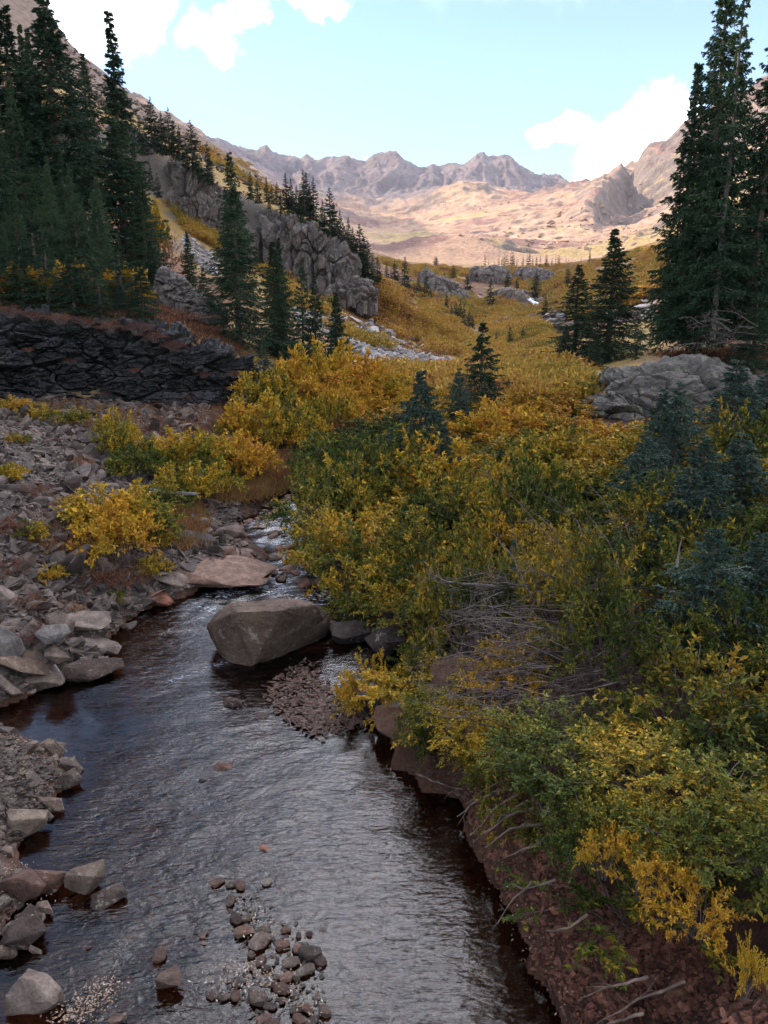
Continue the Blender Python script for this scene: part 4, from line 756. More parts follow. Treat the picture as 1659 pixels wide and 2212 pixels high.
# ------------------------------------------------------------------ conifers
def conifer(seed, H=10., R=1.7, levels=34, per=6, needle='brush', low=.04, sparse=0., top_thin=.25, twig=.55, droop=.35, nlen=.05, mat='needle', bark='bark', tw=9, trunkr=None, gap=0., pw=.8):
    rg = np.random.default_rng(seed); tr = MB(); cr = MB(); trunkr = trunkr or H*.013+.02
    zt = np.linspace(0, H, 14); bend = np.cumsum(rg.normal(0, .004*H, (14, 2)), 0)*np.linspace(0, .6, 14)[:, None]
    P = np.stack([bend[:, 0], bend[:, 1], zt], 1); P[0, 2] = -.3; tr.tube(P, trunkr*(1-zt/H)**.8+.008, 7)
    cx = lambda z: np.array([np.interp(z, zt, bend[:, 0]), np.interp(z, zt, bend[:, 1]), z])
    Vn = []; Tn = []; o = 0
    lop = rg.uniform(0, 6.28)
    for l in range(levels):
        if rg.random() < gap: continue
        for b in range(per):
            if rg.random() < sparse: continue
            f = low+(1-low)*(l+rg.uniform(-.9, .9))/levels; f = min(max(f, low), .985); z = H*f
            prof = (1-f)**pw*(.55+.45*min(1, (1-f)/top_thin))*min(1, .6+f*3.2)
            ang = l*2.4+b*2*math.pi/per+rg.uniform(-.35, .35)
            Lb = R*prof*rg.uniform(.5, 1.25)*(1+.15*math.cos(ang-lop)); Lb = max(Lb, .06*R)
            el0 = .6*f-.25+rg.uniform(-.3, .3); n = 6; tt = np.linspace(0, 1, n)
            rad = Lb*tt; dz = Lb*(math.sin(el0)*tt-droop*(1-f)*tt**1.3+.42*droop*tt**3)
            D = np.array([math.cos(ang), math.sin(ang), 0]); S = np.array([-D[1], D[0], 0])
            c = cx(z); B = c+D*rad[:, None]+np.array([0, 0, 1])*dz[:, None]+S*(rg.normal(0, .04)*Lb*tt**2)[:, None]
            tr.tube(B[[0, 2, 4, 5]], np.array([1, .7, .4, .15])*(.006+.012*Lb), 3)
            # twigs along both sides
            nt_ = max(3, int(tw*(.35+Lb/R))); k = rg.uniform(.12, 1.0, nt_*2); k[:2] = .97
            side = np.where(rg.random(len(k)) < .5, -1, 1); base = np.stack([np.interp(k, tt, B[:, i]) for i in range(3)], 1)
            tl = twig*Lb*(1.05-k)*rg.uniform(.6, 1.2, len(k))+.07*R*rg.uniform(.7, 1.3, len(k))*(.3+.7*min(1, (1-f)*2.5))
            a2 = rg.uniform(.5, 1.15, len(k)); a2[:2] = 0
            d = D*np.cos(a2)[:, None]+S*(np.sin(a2)*side)[:, None]+np.array([0, 0, 1])*(rg.uniform(-.65, .2, len(k)))[:, None]; d = nrm(d)
            if needle == 'brush':          # bristling needle brushes
                m = 11; q = np.linspace(.05, 1, m)[None, :, None]; 
                cpt = base[:, None]+d[:, None]*tl[:, None, None]*q; cpt[..., 2] -= (.22*tl[:, None]*np.linspace(0, 1, m)**2)
                rd = nrm(rg.normal(size=cpt.shape)); rd = nrm(rd-(rd*d[:, None]).sum(-1, keepdims=True)*d[:, None]+d[:, None]*.9)
                w = nrm(np.cross(rd, d[:, None]+.01)); nl = nlen*rg.uniform(.8, 1.3, cpt.shape[:2])[..., None]
                tri = np.stack([cpt-w*nl*.34-rd*nl*.2, cpt+w*nl*.34-rd*nl*.2, cpt+rd*nl*1.25], 2).reshape(-1, 3)
            else:                          # flat sprays for trees farther off
                w = nrm(np.cross(d, rg.normal(0, .35, d.shape)+[0, 0, 1])); wd = (nlen*1.5+tl*.16)[:, None]
                e = base+d*tl[:, None]; e[:, 2] -= .2*tl; mdp = base+d*tl[:, None]*.45
                tri = np.stack([base, mdp-w*wd, e, base, e, mdp+w*wd], 1); 
                up = nrm(np.cross(w, d)); tri2 = np.stack([mdp-up*wd*.6, e, mdp+up*wd*.6], 1)
                tri = np.concatenate([tri.reshape(-1, 3), tri2.reshape(-1, 3)])
            Vn.append(tri); o += len(tri)
    V = np.concatenate(Vn); T = np.arange(len(V)).reshape(-1, 3)
    return tr.mesh('trunk', M[bark]), mesh_np('crown', V, T, M[mat]), H
CON = {}
CON['tall'] = [conifer(1, 12, 2.3, 52, 7, 'brush', .02, .08, .45, .5, .42, .085, tw=9), conifer(2, 12, 2.0, 56, 7, 'brush', .02, .12, .5, .45, .4, .085, tw=9), conifer(3, 12, 2.5, 46, 7, 'brush', .03, .14, .35, .5, .5, .085, tw=9)]
CON['spire'] = [conifer(11, 17, 2.5, 74, 7, 'brush', .03, .20, .9, .42, .5, .10, tw=9, pw=.95), conifer(12, 17, 2.9, 70, 7, 'brush', .03, .12, .6, .45, .5, .11, tw=9)]
CON['big'] = [conifer(21, 19, 3.0, 66, 6, 'brush', .06, .2, .4, .45, .55, .10, tw=13, gap=.05), conifer(22, 19, 2.6, 54, 6, 'brush', .14, .36, .35, .45, .5, .10, tw=12, bark='palebark', gap=.10, trunkr=.20)]
CON['open'] = [conifer(31, 6, 1.3, 22, 6, 'brush', .06, .18, .3, .5, .25, .06, tw=9), conifer(32, 6, 1.35, 26, 6, 'brush', .04, .1, .3, .5, .3, .06, tw=10)]
CON['blue'] = [conifer(41, 3.4, 1.15, 20, 7, 'brush', .02, .05, .25, .5, .15, .045, 'bluenee', tw=12), conifer(42, 3.4, 1.3, 20, 7, 'brush', .02, .05, .25, .5, .1, .045, 'bluenee', tw=12)]
CON['far'] = [conifer(51, 9, 1.6, 26, 7, 'spray', .01, .05, .4, .5, .4, .07, tw=4), conifer(52, 9, 1.9, 24, 7, 'spray', .01, .05, .3, .5, .4, .07, tw=4), conifer(53, 9, 1.35, 28, 7, 'spray', .01, .1, .5, .5, .4, .07, tw=4)]
CON['tiny'] = [conifer(61, 9, 1.5, 13, 4, 'spray', .01, .0, .3, .5, .4, .16, tw=2), conifer(62, 9, 1.2, 13, 4, 'spray', .01, .0, .3, .5, .4, .16, tw=2)]
def tree(kind, u, vtop, Y, label, group=None, var=None, wide=1.0, tone=.5, base=None, name='spruce_tree', lean=0.):
    """a conifer at depth Y whose tip is seen at (u, vtop); base: photo v of its foot when it stands on a crag"""
    tip = at_y(u, vtop, Y); gz = hz(tip[0], Y) if base is None else float(at_y(u, base, Y)[2])
    h = max(tip[2]-gz, .6); v = CON[kind][(var if var is not None else random.randrange(99)) % len(CON[kind])]
    e = link(name, None, None, label, 'spruce', group, loc=(tip[0], Y, gz), rot=(R_(lean), 0, random.uniform(0, 6.28)), scale=(h/v[2]*wide, h/v[2]*wide, h/v[2]))
    if kind == 'tiny':
        bpy.data.objects.remove(e); return link(name, v[1], None, label, 'spruce', group, loc=(tip[0], Y, gz), rot=(0, 0, random.uniform(0, 6.28)), scale=(h/v[2]*wide, h/v[2]*wide, h/v[2]), color=(tone, 1, 0, 1))
    link('trunk', v[0], e); link('crown', v[1], e, color=(tone, 1, 0, 1)); return e
# -- left hillside: the big ones one by one
tree('spire', 232, 25, 50, 'tallest left spruce with a thin spire rising into the sky', var=0, wide=1.25, tone=.45)
tree('tall', 88, -22, 48, 'big dark spruce whose top meets the upper left cloud', var=0, wide=1.5, tone=.35)
tree('tall', -5, 5, 46, 'dark spruce cut by the left frame edge', var=1, wide=1.5, tone=.3)
tree('tall', 494, 328, 62, 'thin topped spruce behind the tall ledge spruce', var=2, wide=.9, tone=.45)
tree('tall', 503, 405, 37.5, 'tall dense spruce on the right part of the dark ledge', var=2, wide=1.45, tone=.5)
tree('tall', 588, 520, 40, 'broad spruce just right of the tall ledge spruce', var=0, wide=1.45, tone=.5)
tree('tall', 598, 512, 44, 'narrow spruce top behind the broad ledge spruce', var=1, wide=.9, tone=.5)
tree('open', 650, 562, 42, 'slim spruce, left one of the slim pair by the orange willows', var=0, wide=.8, tone=.5)
tree('open', 679, 590, 41.5, 'slim spruce, right one of the slim pair by the orange willows', var=1, wide=.8, tone=.5)
tree('tall', 725, 630, 40, 'short cone shaped spruce behind the orange willow', var=1, wide=1.5, tone=.45)
tree('open', 563, 700, 35.5, 'small spruce at the foot of the tall ledge spruce', var=0, wide=1.2, tone=.5)
tree('blue', 258, 612, 32, 'small bushy spruce hanging over the lip of the dark ledge', var=0, wide=1.3, tone=.3)
tree('tall', 325, 520, 40, 'dark rounded spruce behind the bare brown branches', var=1, wide=1.5, tone=.3)
tree('tall', 405, 500, 46, 'small dark spruce on the edge of the scree chute', var=1, wide=1.2, tone=.35)
tree('open', 437, 575, 41, 'low spruce on the slope above the reddish shrubs', var=1, wide=1.3, tone=.35)
for k, (u, v, Y) in enumerate([(42, 50, 62), (57, 55, 60), (145, 115, 66), (177, 112, 70)]):
    tree('tall', u, v, Y, ['narrow spruce, first of the thin pair by the top left spruce', 'narrow spruce, second of the thin pair by the top left spruce', 'narrow spruce standing before the bare ridge, left of its darker twin', 'dark narrow spruce against the bare pink ridge'][k], 'narrow spruces high on the left slope', k, .8, .4)
forest = [(22, 165, 44), (-30, 180, 40), (98, 335, 37), (150, 365, 38), (130, 330, 45), (205, 380, 43), (25, 400, 35), (205, 425, 37), (300, 350, 47), (-20, 420, 34), (75, 450, 34.5), (185, 500, 35), (232, 500, 36), (10, 500, 33.5), (110, 540, 34), (-60, 60, 44), (-70, 320, 38)]
ORD = ['first', 'second', 'third', 'fourth', 'fifth', 'sixth', 'seventh', 'eighth', 'ninth', 'tenth', 'eleventh', 'twelfth', 'thirteenth', 'fourteenth', 'fifteenth', 'sixteenth', 'seventeenth', 'eighteenth', 'nineteenth', 'twentieth', 'twenty-first', 'twenty-second', 'twenty-third', 'twenty-fourth', 'twenty-fifth', 'twenty-sixth', 'twenty-seventh', 'twenty-eighth', 'twenty-ninth', 'thirtieth']
forest.sort()
for k, (u, v, Y) in enumerate(forest):
    tree('tall', u, v, Y, f'dark spruce of the dense left stand, its tip {ORD[k]} counting from the left', 'spruces of the dense left stand', None, random.uniform(.85, 1.3), random.uniform(.5, 1.15))
lip = [(-15, 500, 30.3), (38, 535, 30.3), (92, 515, 30.8), (150, 548, 30.6), (208, 568, 31.0), (300, 560, 31.8), (65, 470, 32), (180, 500, 32.5), (255, 520, 33)]
for k, (u, v, Y) in enumerate(lip):
    tree('open', u, v, Y, f'low boughed spruce on the lip of the dark ledge, {ORD[sorted(q[0] for q in lip).index(u)]} from the left', 'spruces on the lip of the dark ledge', k, 1.9, random.uniform(.2, .6))
for k, (u, v, Y, b) in enumerate([(300, 250, 112, 300), (323, 207, 112, 300), (333, 262, 112, 310), (346, 240, 113, 315), (361, 230, 113, 318), (372, 258, 113, 325), (384, 270, 112, 330), (411, 257, 112, 345), (400, 300, 111, 350), (420, 318, 111, 360), (430, 330, 110, 372), (446, 305, 111, 375), (452, 335, 110, 385), (310, 275, 111, 320), (285, 268, 112, 310), (265, 250, 112, 305), (245, 240, 112, 300)]):
    tree('far', u, v, Y, 'small spruce in the row above the upper grey crags', 'spruces above the upper crags', k, 1.4, random.uniform(.3, .6), base=b+14)
for k, (u, v, Y, b) in enumerate([(285, 330, 106, 395), (305, 345, 106, 405), (322, 352, 105, 410), (338, 372, 105, 425), (298, 365, 105, 415)]):
    tree('far', u, v, Y, 'spruce in the gap left of the lichen crag, '+['tallest and leftmost', 'second from the left', 'fourth from the left', 'rightmost', 'middle one'][k], 'spruces in the gap left of the lichen crag', k, 1.5, .4, base=b)
ridge = [(540, 368, 420), (555, 385, 428), (575, 380, 425), (586, 398, 430), (597, 393, 432), (617, 372, 440), (628, 384, 445), (640, 400, 450), (655, 364, 455), (661, 370, 455), (676, 382, 470), (668, 400, 475), (648, 410, 470), (632, 415, 460), (605, 412, 450), (695, 430, 500), (712, 404, 510), (722, 440, 520), (735, 452, 535), (742, 480, 545), (752, 468, 555), (763, 490, 570), (777, 482, 580), (786, 510, 585), (795, 520, 592), (770, 515, 580), (757, 510, 568), (700, 455, 510), (730, 480, 540), (805, 545, 600), (815, 552, 598), (690, 470, 508), (745, 500, 560), (780, 535, 590), (620, 425, 455), (580, 412, 440)]
for k, (u, v, b) in enumerate(ridge):
    tree('far', u, v, 113+(k % 4)*1.5, 'spruce on the descending ridge line above the fluted grey cliff' if u != 712 else 'spruce with the sharp dark spire standing alone on the descending ridge', 'spruces on the descending ridge', k, random.uniform(1.2, 1.7), random.uniform(.3, .6), base=b+10)
for k, (u, v, b, Y) in enumerate([(874, 552, 622, 160), (860, 585, 622, 162), (845, 580, 615, 165), (886, 610, 640, 158), (904, 602, 650, 160), (922, 584, 655, 160), (913, 625, 658, 158), (930, 620, 660, 160), (895, 615, 645, 158), (965, 630, 665, 158), (985, 648, 700, 150), (995, 645, 705, 150), (1003, 655, 712, 148), (1014, 666, 716, 148), (990, 670, 708, 149), (1022, 680, 720, 147), (905, 652, 682, 140), (868, 600, 640, 150), (852, 560, 600, 170), (835, 570, 600, 172), (975, 655, 690, 152)]):
    tree('far', u, v, Y, 'spruce in the loose group on the sloping slab at valley centre' if u > 940 else 'spruce in the group left of the ribbed slab', 'spruces round the ribbed slab', k, random.uniform(1.2, 1.6), random.uniform(.3, .6), base=b+4)
tree('far', 1102, 702, 110, 'lone small spruce in the orange valley floor', var=1, wide=1.2)
tree('far', 1073, 712, 112, 'tiny spruce left of the lone valley floor spruce', var=0, wide=1.1)
tree('far', 1097, 583, 222, 'spruce standing on top of the rounded knob by the waterfall', var=1, wide=1.5, base=620)
tree('far', 1117, 600, 222, 'low bushy spruce beside the knob top spruce', var=1, wide=1.8, base=622)
tree('far', 1228, 577, 190, 'round spruce on the slope above the waterfall', var=1, wide=1.7, base=610)
tree('far', 1226, 600, 180, 'tiny spruce just below the round slope spruce', var=1, wide=1.5, base=618)
tree('far', 942, 553, 235, 'low bushy spruce clump on the crest left of centre', var=1, wide=2.4, base=572)
tree('far', 980, 572, 230, 'low spruce clump behind the ribbed slab', var=1, wide=2.2, base=600)
for k, (u, v, b, Y) in enumerate([(640, 640, 668, 100), (700, 655, 690, 98), (780, 640, 668, 108), (830, 648, 672, 120), (1010, 590, 610, 210), (1060, 600, 618, 200), (1160, 585, 600, 225), (1290, 600, 628, 150), (1410, 640, 668, 120), (1180, 640, 655, 175), (1300, 660, 690, 105), (960, 585, 604, 215), (1130, 705, 728, 112), (1210, 690, 715, 108)]):
    tree('far', u, v, Y, 'low spruce scattered alone among the golden shrubs of the valley', 'lone low spruces of the valley slopes', k, 1.9, .4)
tree('far', 1275, 541, 300, 'spruce standing apart at the right end of the distant tree line', var=2, wide=1.2, base=568)
tree('far', 1427, 521, 200, 'small spruce on the right slope before the lit mountain', var=0, wide=1.3, base=542)
tl_ = np.random.default_rng(71)
for k in range(46):
    u = [1048, 1056, 1068, 1078][k] if k < 4 else tl_.uniform(1080, 1262); v = tl_.uniform(548, 562) if k % 3 else tl_.uniform(540, 552)
    tree('tiny', u, v+ (6 if k < 4 else 0), tl_.uniform(300, 340), 'tiny dark spruce in the distant tree line below the lit moraine', 'spruces of the distant tree line', k, tl_.uniform(.9, 1.5), .3, base=573+tl_.uniform(-2, 3))
# -- middle and right
tree('open', 1043, 690, 27, 'open branched small spruce in the centre of the willows', var=1, wide=1.35, tone=.55, base=930)
tree('blue', 908, 798, 19.5, 'pointed blue green spruce rising from the near willows', var=0, wide=1.15, tone=.5)
tree('blue', 960, 905, 19, 'short blue green spruce leaning on the pointed one', var=1, wide=1.1, tone=.5)
tree('blue', 994, 795, 25, 'small pale spruce between the two centre spruces', var=1, wide=.9, tone=.6)
tree('blue', 778, 915, 24, 'tiny spruce tip over the green willow', var=0, wide=.8, tone=.4)
tree('tall', 1252, 572, 46, 'mid right spruce with layered branches, left of the pair', var=2, wide=1.75, tone=.5)
tree('tall', 1330, 492, 44, 'mid right spruce with a visible trunk, taller of the pair', var=0, wide=1.7, tone=.5)
tree('open', 1225, 700, 43, 'short spruce at the foot of the layered mid right spruce', var=1, wide=1.5, tone=.45)
tree('open', 1380, 687, 40, 'small slim spruce between the tall pair and the rock', var=0, wide=1.1, tone=.5)
tree('open', 1290, 720, 38, 'low dark spruce under the tall pair at the rock corner', var=1, wide=1.5, tone=.45)
R0 = [('big', 1590, -170, 33, 'towering dark trunked spruce at the right, left of the pale trunk', 0, .8, .45), ('big', 1622, -120, 31.5, 'towering spruce with a pale bare trunk near the right frame edge', 1, .8, .5), ('spire', 1508, 135, 34, 'pointed spruce on the left side of the right hand stand', 1, .95, .5),
      ('big', 1700, -80, 32, 'towering spruce cut by the right frame edge', 0, .9, .45), ('tall', 1555, 180, 37, 'spruce filling the gap behind the right hand stand', 0, 1.0, .4), ('tall', 1482, 470, 36, 'low branched spruce skirting the left foot of the right stand', 0, 1.15, .5), ('tall', 1545, 380, 33, 'dense young spruce before the dark trunk of the right stand', 2, 1.6, .4), ('tall', 1655, 300, 33.5, 'spruce with bright green sprays at the right frame edge', 1, 1.6, .6), ('open', 1640, 640, 29, 'low green spruce branches above the grey rock mass', 1, 2.0, .6)]
for kind, u, v, Y, lb, var, wd, tone in R0: tree(kind, u, v, Y, lb, None, var, wd, tone, base=max(725, 690+0*v) if Y > 30 else 800)
for u, v, Y, lb, wd, var in [(1590, 777, 17.5, 'blue green spruce standing before the grey rock mass', 1.35, 1), (1434, 838, 16.5, 'small blue green spruce left of the one before the rock', 1.1, 0), (1467, 825, 15, 'green spruce tip among yellow leaves before the rock', 1.0, 1), (1522, 940, 11.5, 'pale blue spruce tip in the right willows', 1.25, 0),
                        (1400, 930, 13.5, 'dark spruce mass behind the yellow willow at right', 1.3, 1), (1600, 935, 12.5, 'blue green spruce behind the bare stems at right', 1.5, 1), (1554, 1138, 8.2, 'low spreading blue spruce at the right frame edge', 1.6, 0), (1655, 1150, 8.6, 'blue spruce boughs cut by the right frame edge', 1.6, 1), (1110, 1165, 10.5, 'small spruce sprig inside the near willow', 1.0, 0), (1655, 800, 19, 'dark spruce against the rock mass at the right edge', 1.3, 1), (1490, 1010, 11, 'blue green spruce hidden among the right willows', 1.4, 1)]:
    tree('blue', u, v, Y, lb, None, var, wd, .5)

# ------------------------------------------------------------------ willows
def willow(seed, Rd=1.0, Ht=1.1, stems=34, subs=8, leaves=16, ll=.055, mat='willow', lw=.3, spread=1.0, flat=0.):
    rg = np.random.default_rng(seed); st = MB(); Vn = []
    for s in range(stems):
        az = rg.uniform(0, 6.28); ou = math.sqrt(rg.uniform(0.02, 1))*spread; h = Ht*math.sqrt(max(.08, 1-(ou*.93)**2))*rg.uniform(.72, 1.12)*(1-flat*ou)
        e = np.array([math.cos(az)*Rd*ou, math.sin(az)*Rd*ou, h]); b = np.array([e[0]*.15+rg.normal(0, .06*Rd), e[1]*.15+rg.normal(0, .06*Rd), -.1])
        tt = np.linspace(0, 1, 7); mid = b*(1-tt[:, None])+e*tt[:, None]; mid[:, 2] += .22*Ht*np.sin(tt*math.pi)*ou; mid += np.cumsum(rg.normal(0, .022*Rd, (7, 3)), 0)*np.sin(tt*3.14)[:, None]
        st.tube(mid, np.linspace(.011, .003, 7)*(.5+.5*Rd), 4)
        D = nrm(np.gradient(mid, axis=0))
        for q in range(subs):
            k = rg.uniform(.35, 1.0) if q else 1.0; i = min(int(k*6), 5); p = mid[i]+(mid[i+1]-mid[i])*(k*6-i)
            d = nrm(D[i]+rg.normal(0, .55, 3)+np.array([e[0]/Rd*.3, e[1]/Rd*.3, .25])); l = Rd*rg.uniform(.14, .34); tip = p+d*l+np.array([0, 0, -.04*rg.random()])
            if q % 2 == 0: st.tube(np.array([p, (p+tip)/2+rg.normal(0, .012*Rd, 3), tip]), np.array([.0035, .0025, .0015])*(.5+.5*Rd), 3)
            n = leaves; f = np.sort(rg.uniform(.15, 1.05, n)); c = p+(tip-p)*f[:, None]
            ld = nrm(d*.7+rg.normal(0, .62, (n, 3))+np.array([0, 0, .1])); ww = nrm(np.cross(ld, rg.normal(0, .5, (n, 3))+[0, 0, 1.])); up = np.cross(ww, ld)
            L_ = (ll*rg.uniform(.65, 1.25, n))[:, None]; wl_ = L_*lw*rg.uniform(.8, 1.2, (n, 1))*.5
            m_ = c+ld*L_*.45
            Vn.append(np.stack([c, m_-ww*wl_+up*wl_*.45, c+ld*L_-up*L_*.08, m_+ww*wl_+up*wl_*.45], 1).reshape(-1, 3))
    V = np.concatenate(Vn); n = len(V)//4; a = np.arange(n)[:, None]*4; T = np.concatenate([a+[0, 1, 2], a+[0, 2, 3]])
    return st.mesh('stems', M['stem']), mesh_np('foliage', V, T, M[mat])
WIL = {'near': [willow(101+i, 1.0, 1.0, 34, 8, 15, .078, lw=.42) for i in range(4)],
       'mid': [willow(111+i, 1.0, 1.0, 38, 8, 13, .105, lw=.46) for i in range(3)],
       'far': [willow(121+i, 1.0, 1.0, 34, 6, 9, .17, lw=.5) for i in range(3)],
       'red': [willow(131, 1.0, .8, 40, 7, 8, .07, 'redshrub', .3)]}
def bush(kind, x, y, r, h, tone, label, group=None, val=1.0, cat='willow', z=None, tilt=(0, 0), name='willow_bush'):
    v = random.choice(WIL[kind]); gz = hz(x, y) if z is None else z
    e = link(name, None, None, label, cat, group, loc=(x, y, gz-.03), rot=(tilt[0], tilt[1], random.uniform(0, 6.28)), scale=(r, r*random.uniform(.9, 1.1), h))
    link('stems', v[0], e); link('foliage', v[1], e, color=(tone, val, 0, 1)); return e
def bush_px(kind, u, vtop, Y, r, tone, label, group=None, val=1.0, minh=.35, **k):
    p = at_y(u, vtop, Y); g = hz(p[0], Y); return bush(kind, p[0], Y, r, max(p[2]-g, minh), tone, label, group, val, **k)
# near right bank thicket: clumps on a jittered grid, tops following what is seen of them
rg = np.random.default_rng(91)
def edge_x(Y): return float(np.interp(Y, [p[1] for p in POLY[NL:][::-1]][::-1] if POLY[NL][1] > POLY[-1][1] else [p[1] for p in POLY[NL:][::-1]], [p[0] for p in POLY[NL:][::-1]]))
_r = POLY[NL:]; _o = np.argsort(_r[:, 1]); _ry, _rx = _r[_o, 1], _r[_o, 0]
def edge_x(Y): return float(np.interp(Y, _ry, _rx))
cnt = 0; dup_ = {}
Yq = 5.2
while Yq < 30:
    step = .80+.045*Yq; xe = edge_x(Yq); Xq = xe+.95; nrow = 0
    while Xq < .60*Yq+1.6:
        x = Xq+rg.uniform(-.3, .3)*step; y = Yq+rg.uniform(-.3, .3)*step
        u = CU+FPX*x/(y*math.cos(PITCH)+(CAMZ-1.5)*math.sin(PITCH))
        v0 = CV+FPX*math.tan(math.atan2(CAMZ-1.9, y)-PITCH)
        gap = (960 < u < 1290 and 1290 < v0 < 1500) or (960 < u < 1180 and v0 < 1620 and v0 > 1290) or (v0 > 1780 and u < 1300) or (v0 > 2080) or (1000 < u < 1150 and v0 > 1600)
        rock_ = (u > 1240 and y > 22.3)
        if not gap and not rock_ and sdist(np.array([x]), np.array([y]))[0] > .55:
            r = step*rg.uniform(.58, .86); h = rg.choice([rg.uniform(.45, .85), rg.uniform(.8, 1.35)])*np.interp(y, [5, 8, 14, 18, 22, 30], [.85, 1.0, 1.25, 1.1, 1.0, 1.1])
            tone = np.interp(y, [5, 8, 11, 15, 20, 24, 28], [.24, .27, .40, .50, .52, .74, .88])+rg.uniform(-.24, .22); val = rg.uniform(.35, 1.0)
            if u < 1000 and 10 < y < 19: tone = rg.uniform(.25, .6)
            if u < 900 and y > 17: tone = rg.uniform(.15, .3)
            kth = ['first', 'second', 'third', 'fourth', 'fifth', 'sixth', 'seventh', 'eighth', 'ninth', 'tenth', 'eleventh', 'twelfth'][min(11, nrow)]; nrow += 1
            tw_ = 'dark green' if tone < .2 else 'green' if tone < .32 else 'yellow green' if tone < .44 else 'yellow' if tone < .6 else 'golden orange'
            band = 'nearest' if y < 6.5 else 'near' if y < 9 else 'mid' if y < 13 else 'upper' if y < 18 else 'far' if y < 24 else 'farthest'
            side_ = 'below the dead branch tangle' if y < 7.4 else 'level with the dead branch tangle' if y < 9.6 else 'level with the river boulder' if y < 12.5 else 'level with the pink rock shelf' if y < 16 else 'level with the narrow channel' if y < 21 else 'just before the grey rock mass' if y < 25 else 'at the edge of the orange valley floor'
            lab = f'{tw_} willow, {kth} from the water, {side_}'; dup_[lab] = dup_.get(lab, 0)+1; lab += ['', ', farther', ', farthest', ', last'][min(3, dup_[lab]-1)]
            bush('near' if y < 13 else 'mid', x, y, r, h, tone, lab, 'willow clumps of the right bank thicket, '+('near' if y < 9 else 'by the boulder' if y < 15 else 'middle' if y < 22 else 'far'), val); cnt += 1
        Xq += step*rg.uniform(.85, 1.1)
    Yq += step*.78
# overhanging ones at the water
for a in [('near', 700, 1010, 16.2, 1.15, .34, 'green willow dome leaning over the narrow channel'), ('near', 745, 1100, 14.2, 1.2, .5, 'golden willow bough hanging over the riffle'), ('near', 850, 1120, 13.4, 1.3, .52, 'golden leaved willow directly behind the river boulder'),
          ('near', 790, 1205, 12.7, .9, .62, 'low orange gold willow touching the boulder'), ('near', 730, 950, 19, 1.3, .18, 'dark green willow on the far side of the channel bend'), ('near', 820, 940, 18.5, 1.4, .2, 'green willow below the pointed blue spruce'), ('near', 690, 1135, 14.6, .75, .42, 'yellow green willow tip reaching left over the water'),
          ('near', 910, 1440, 8.9, .75, .52, 'yellow willow spray hanging above the gravel bar'), ('near', 810, 1435, 9.3, .5, .55, 'small yellow willow spray pointing at the gravel bar'), ('near', 960, 1500, 8.1, .6, .5, 'yellow willow spray over the red brown boulder'), ('near', 1110, 1390, 8.2, .55, .68, 'bright yellow willow spray among the dead branches'),
          ('near', 1060, 1590, 7.2, .5, .36, 'green yellow willow spray above the exposed roots')]:
    bush_px(a[0], *a[1:6], a[6], None, minh=.5) if False else bush_px(a[0], a[1], a[2], a[3], a[4], a[5], a[6], minh=.5)
for u, v, Y, r, tone, z, lb in [(1390, 1915, 4.75, .27, .72, 1.1, 'bright golden willow branch hanging low over the red soil'), (1510, 1955, 4.5, .30, .74, 1.0, 'bright golden willow branch tip at the lower right'), (1300, 1905, 4.95, .20, .72, 1.1, 'small golden willow twig left of the bright branch'),
                          (1230, 1700, 5.9, .6, .2, 1.25, 'green willow clump over the stony cut bank'), (1400, 1740, 5.6, .65, .22, 1.35, 'green and yellow willow clump above the golden branch'), (1560, 1760, 5.3, .6, .24, 1.4, 'green yellow willow clump at the right edge above the golden branch'), (1180, 1600, 6.4, .6, .3, 1.2, 'green willow clump left of the near thicket'), (1120, 1630, 6.5, .45, .4, 1.0, 'green yellow willow spray leaning over the fanned roots'), (1190, 1740, 5.8, .42, .3, 1.0, 'green willow spray hanging over the reddish stones'), (1250, 1850, 5.2, .32, .26, 1.0, 'low green willow spray beside the wet soil'), (1480, 1820, 5.0, .5, .2, 1.25, 'dark green willow clump right above the golden branch'), (1620, 1800, 4.9, .45, .26, 1.3, 'green willow clump at the frame edge above the golden branch tip'), (1380, 1820, 5.1, .4, .22, 1.2, 'green willow clump just behind the golden branch'), (990, 1560, 7.5, .5, .45, .7, 'yellow green willow spray over the undercut bank'), (930, 1560, 7.8, .4, .5, .7, 'small yellow spray over the undercut bank'), (1330, 1790, 5.3, .4, .35, 1.1, 'green yellow willow above the small golden twig'), (1660, 1880, 4.7, .4, .25, 1.3, 'willow leaves cut by the right frame edge'), (1290, 1800, 5.3, .35, .22, 1.1, 'dark green willow sprig beside the golden branch'), (1600, 2200, 3.9, .12, .72, 1.1, 'sparse yellow willow sprig at the bottom right corner')]:
    p = at_y(u, v, Y); bush('near', p[0], Y, r, max(.35, (p[2]-z)*1.15), tone, lb, z=z)
for a in [('near', 850, 1260, 11.9, .8, .5, 'yellow willow low behind the dark boulders'), ('near', 760, 1275, 12.3, .6, .6, 'golden willow tips touching the right end of the river boulder'), ('near', 935, 1290, 11.0, .8, .42, 'olive willow between the boulder and the dead branches'), ('near', 985, 1200, 11.6, 1.0, .5, 'yellow willow above the upper dead branches'), ('near', 900, 1180, 12.2, 1.0, .55, 'golden willow mound right behind the boulder')]:
    bush_px(*a, minh=.6)
def bush_base(kind, u, vtop, vbase, Y0, r, tone, label, val=1.0, **k):
    p = ray_hit([u], [vbase], Y0, 200)[0]; t = at_y(u, vtop, p[1]); return bush(kind, p[0], p[1], r, max(t[2]-p[2], .4), tone, label, None, val, z=p[2], **k)
bush_base('far', 215, 590, 640, 30, 1.0, .8, 'orange brown shrub among the spruces above the ledge', .7)
bush_base('far', 190, 612, 655, 30, .8, .85, 'orange shrub on the lip above the dark ledge', .7)
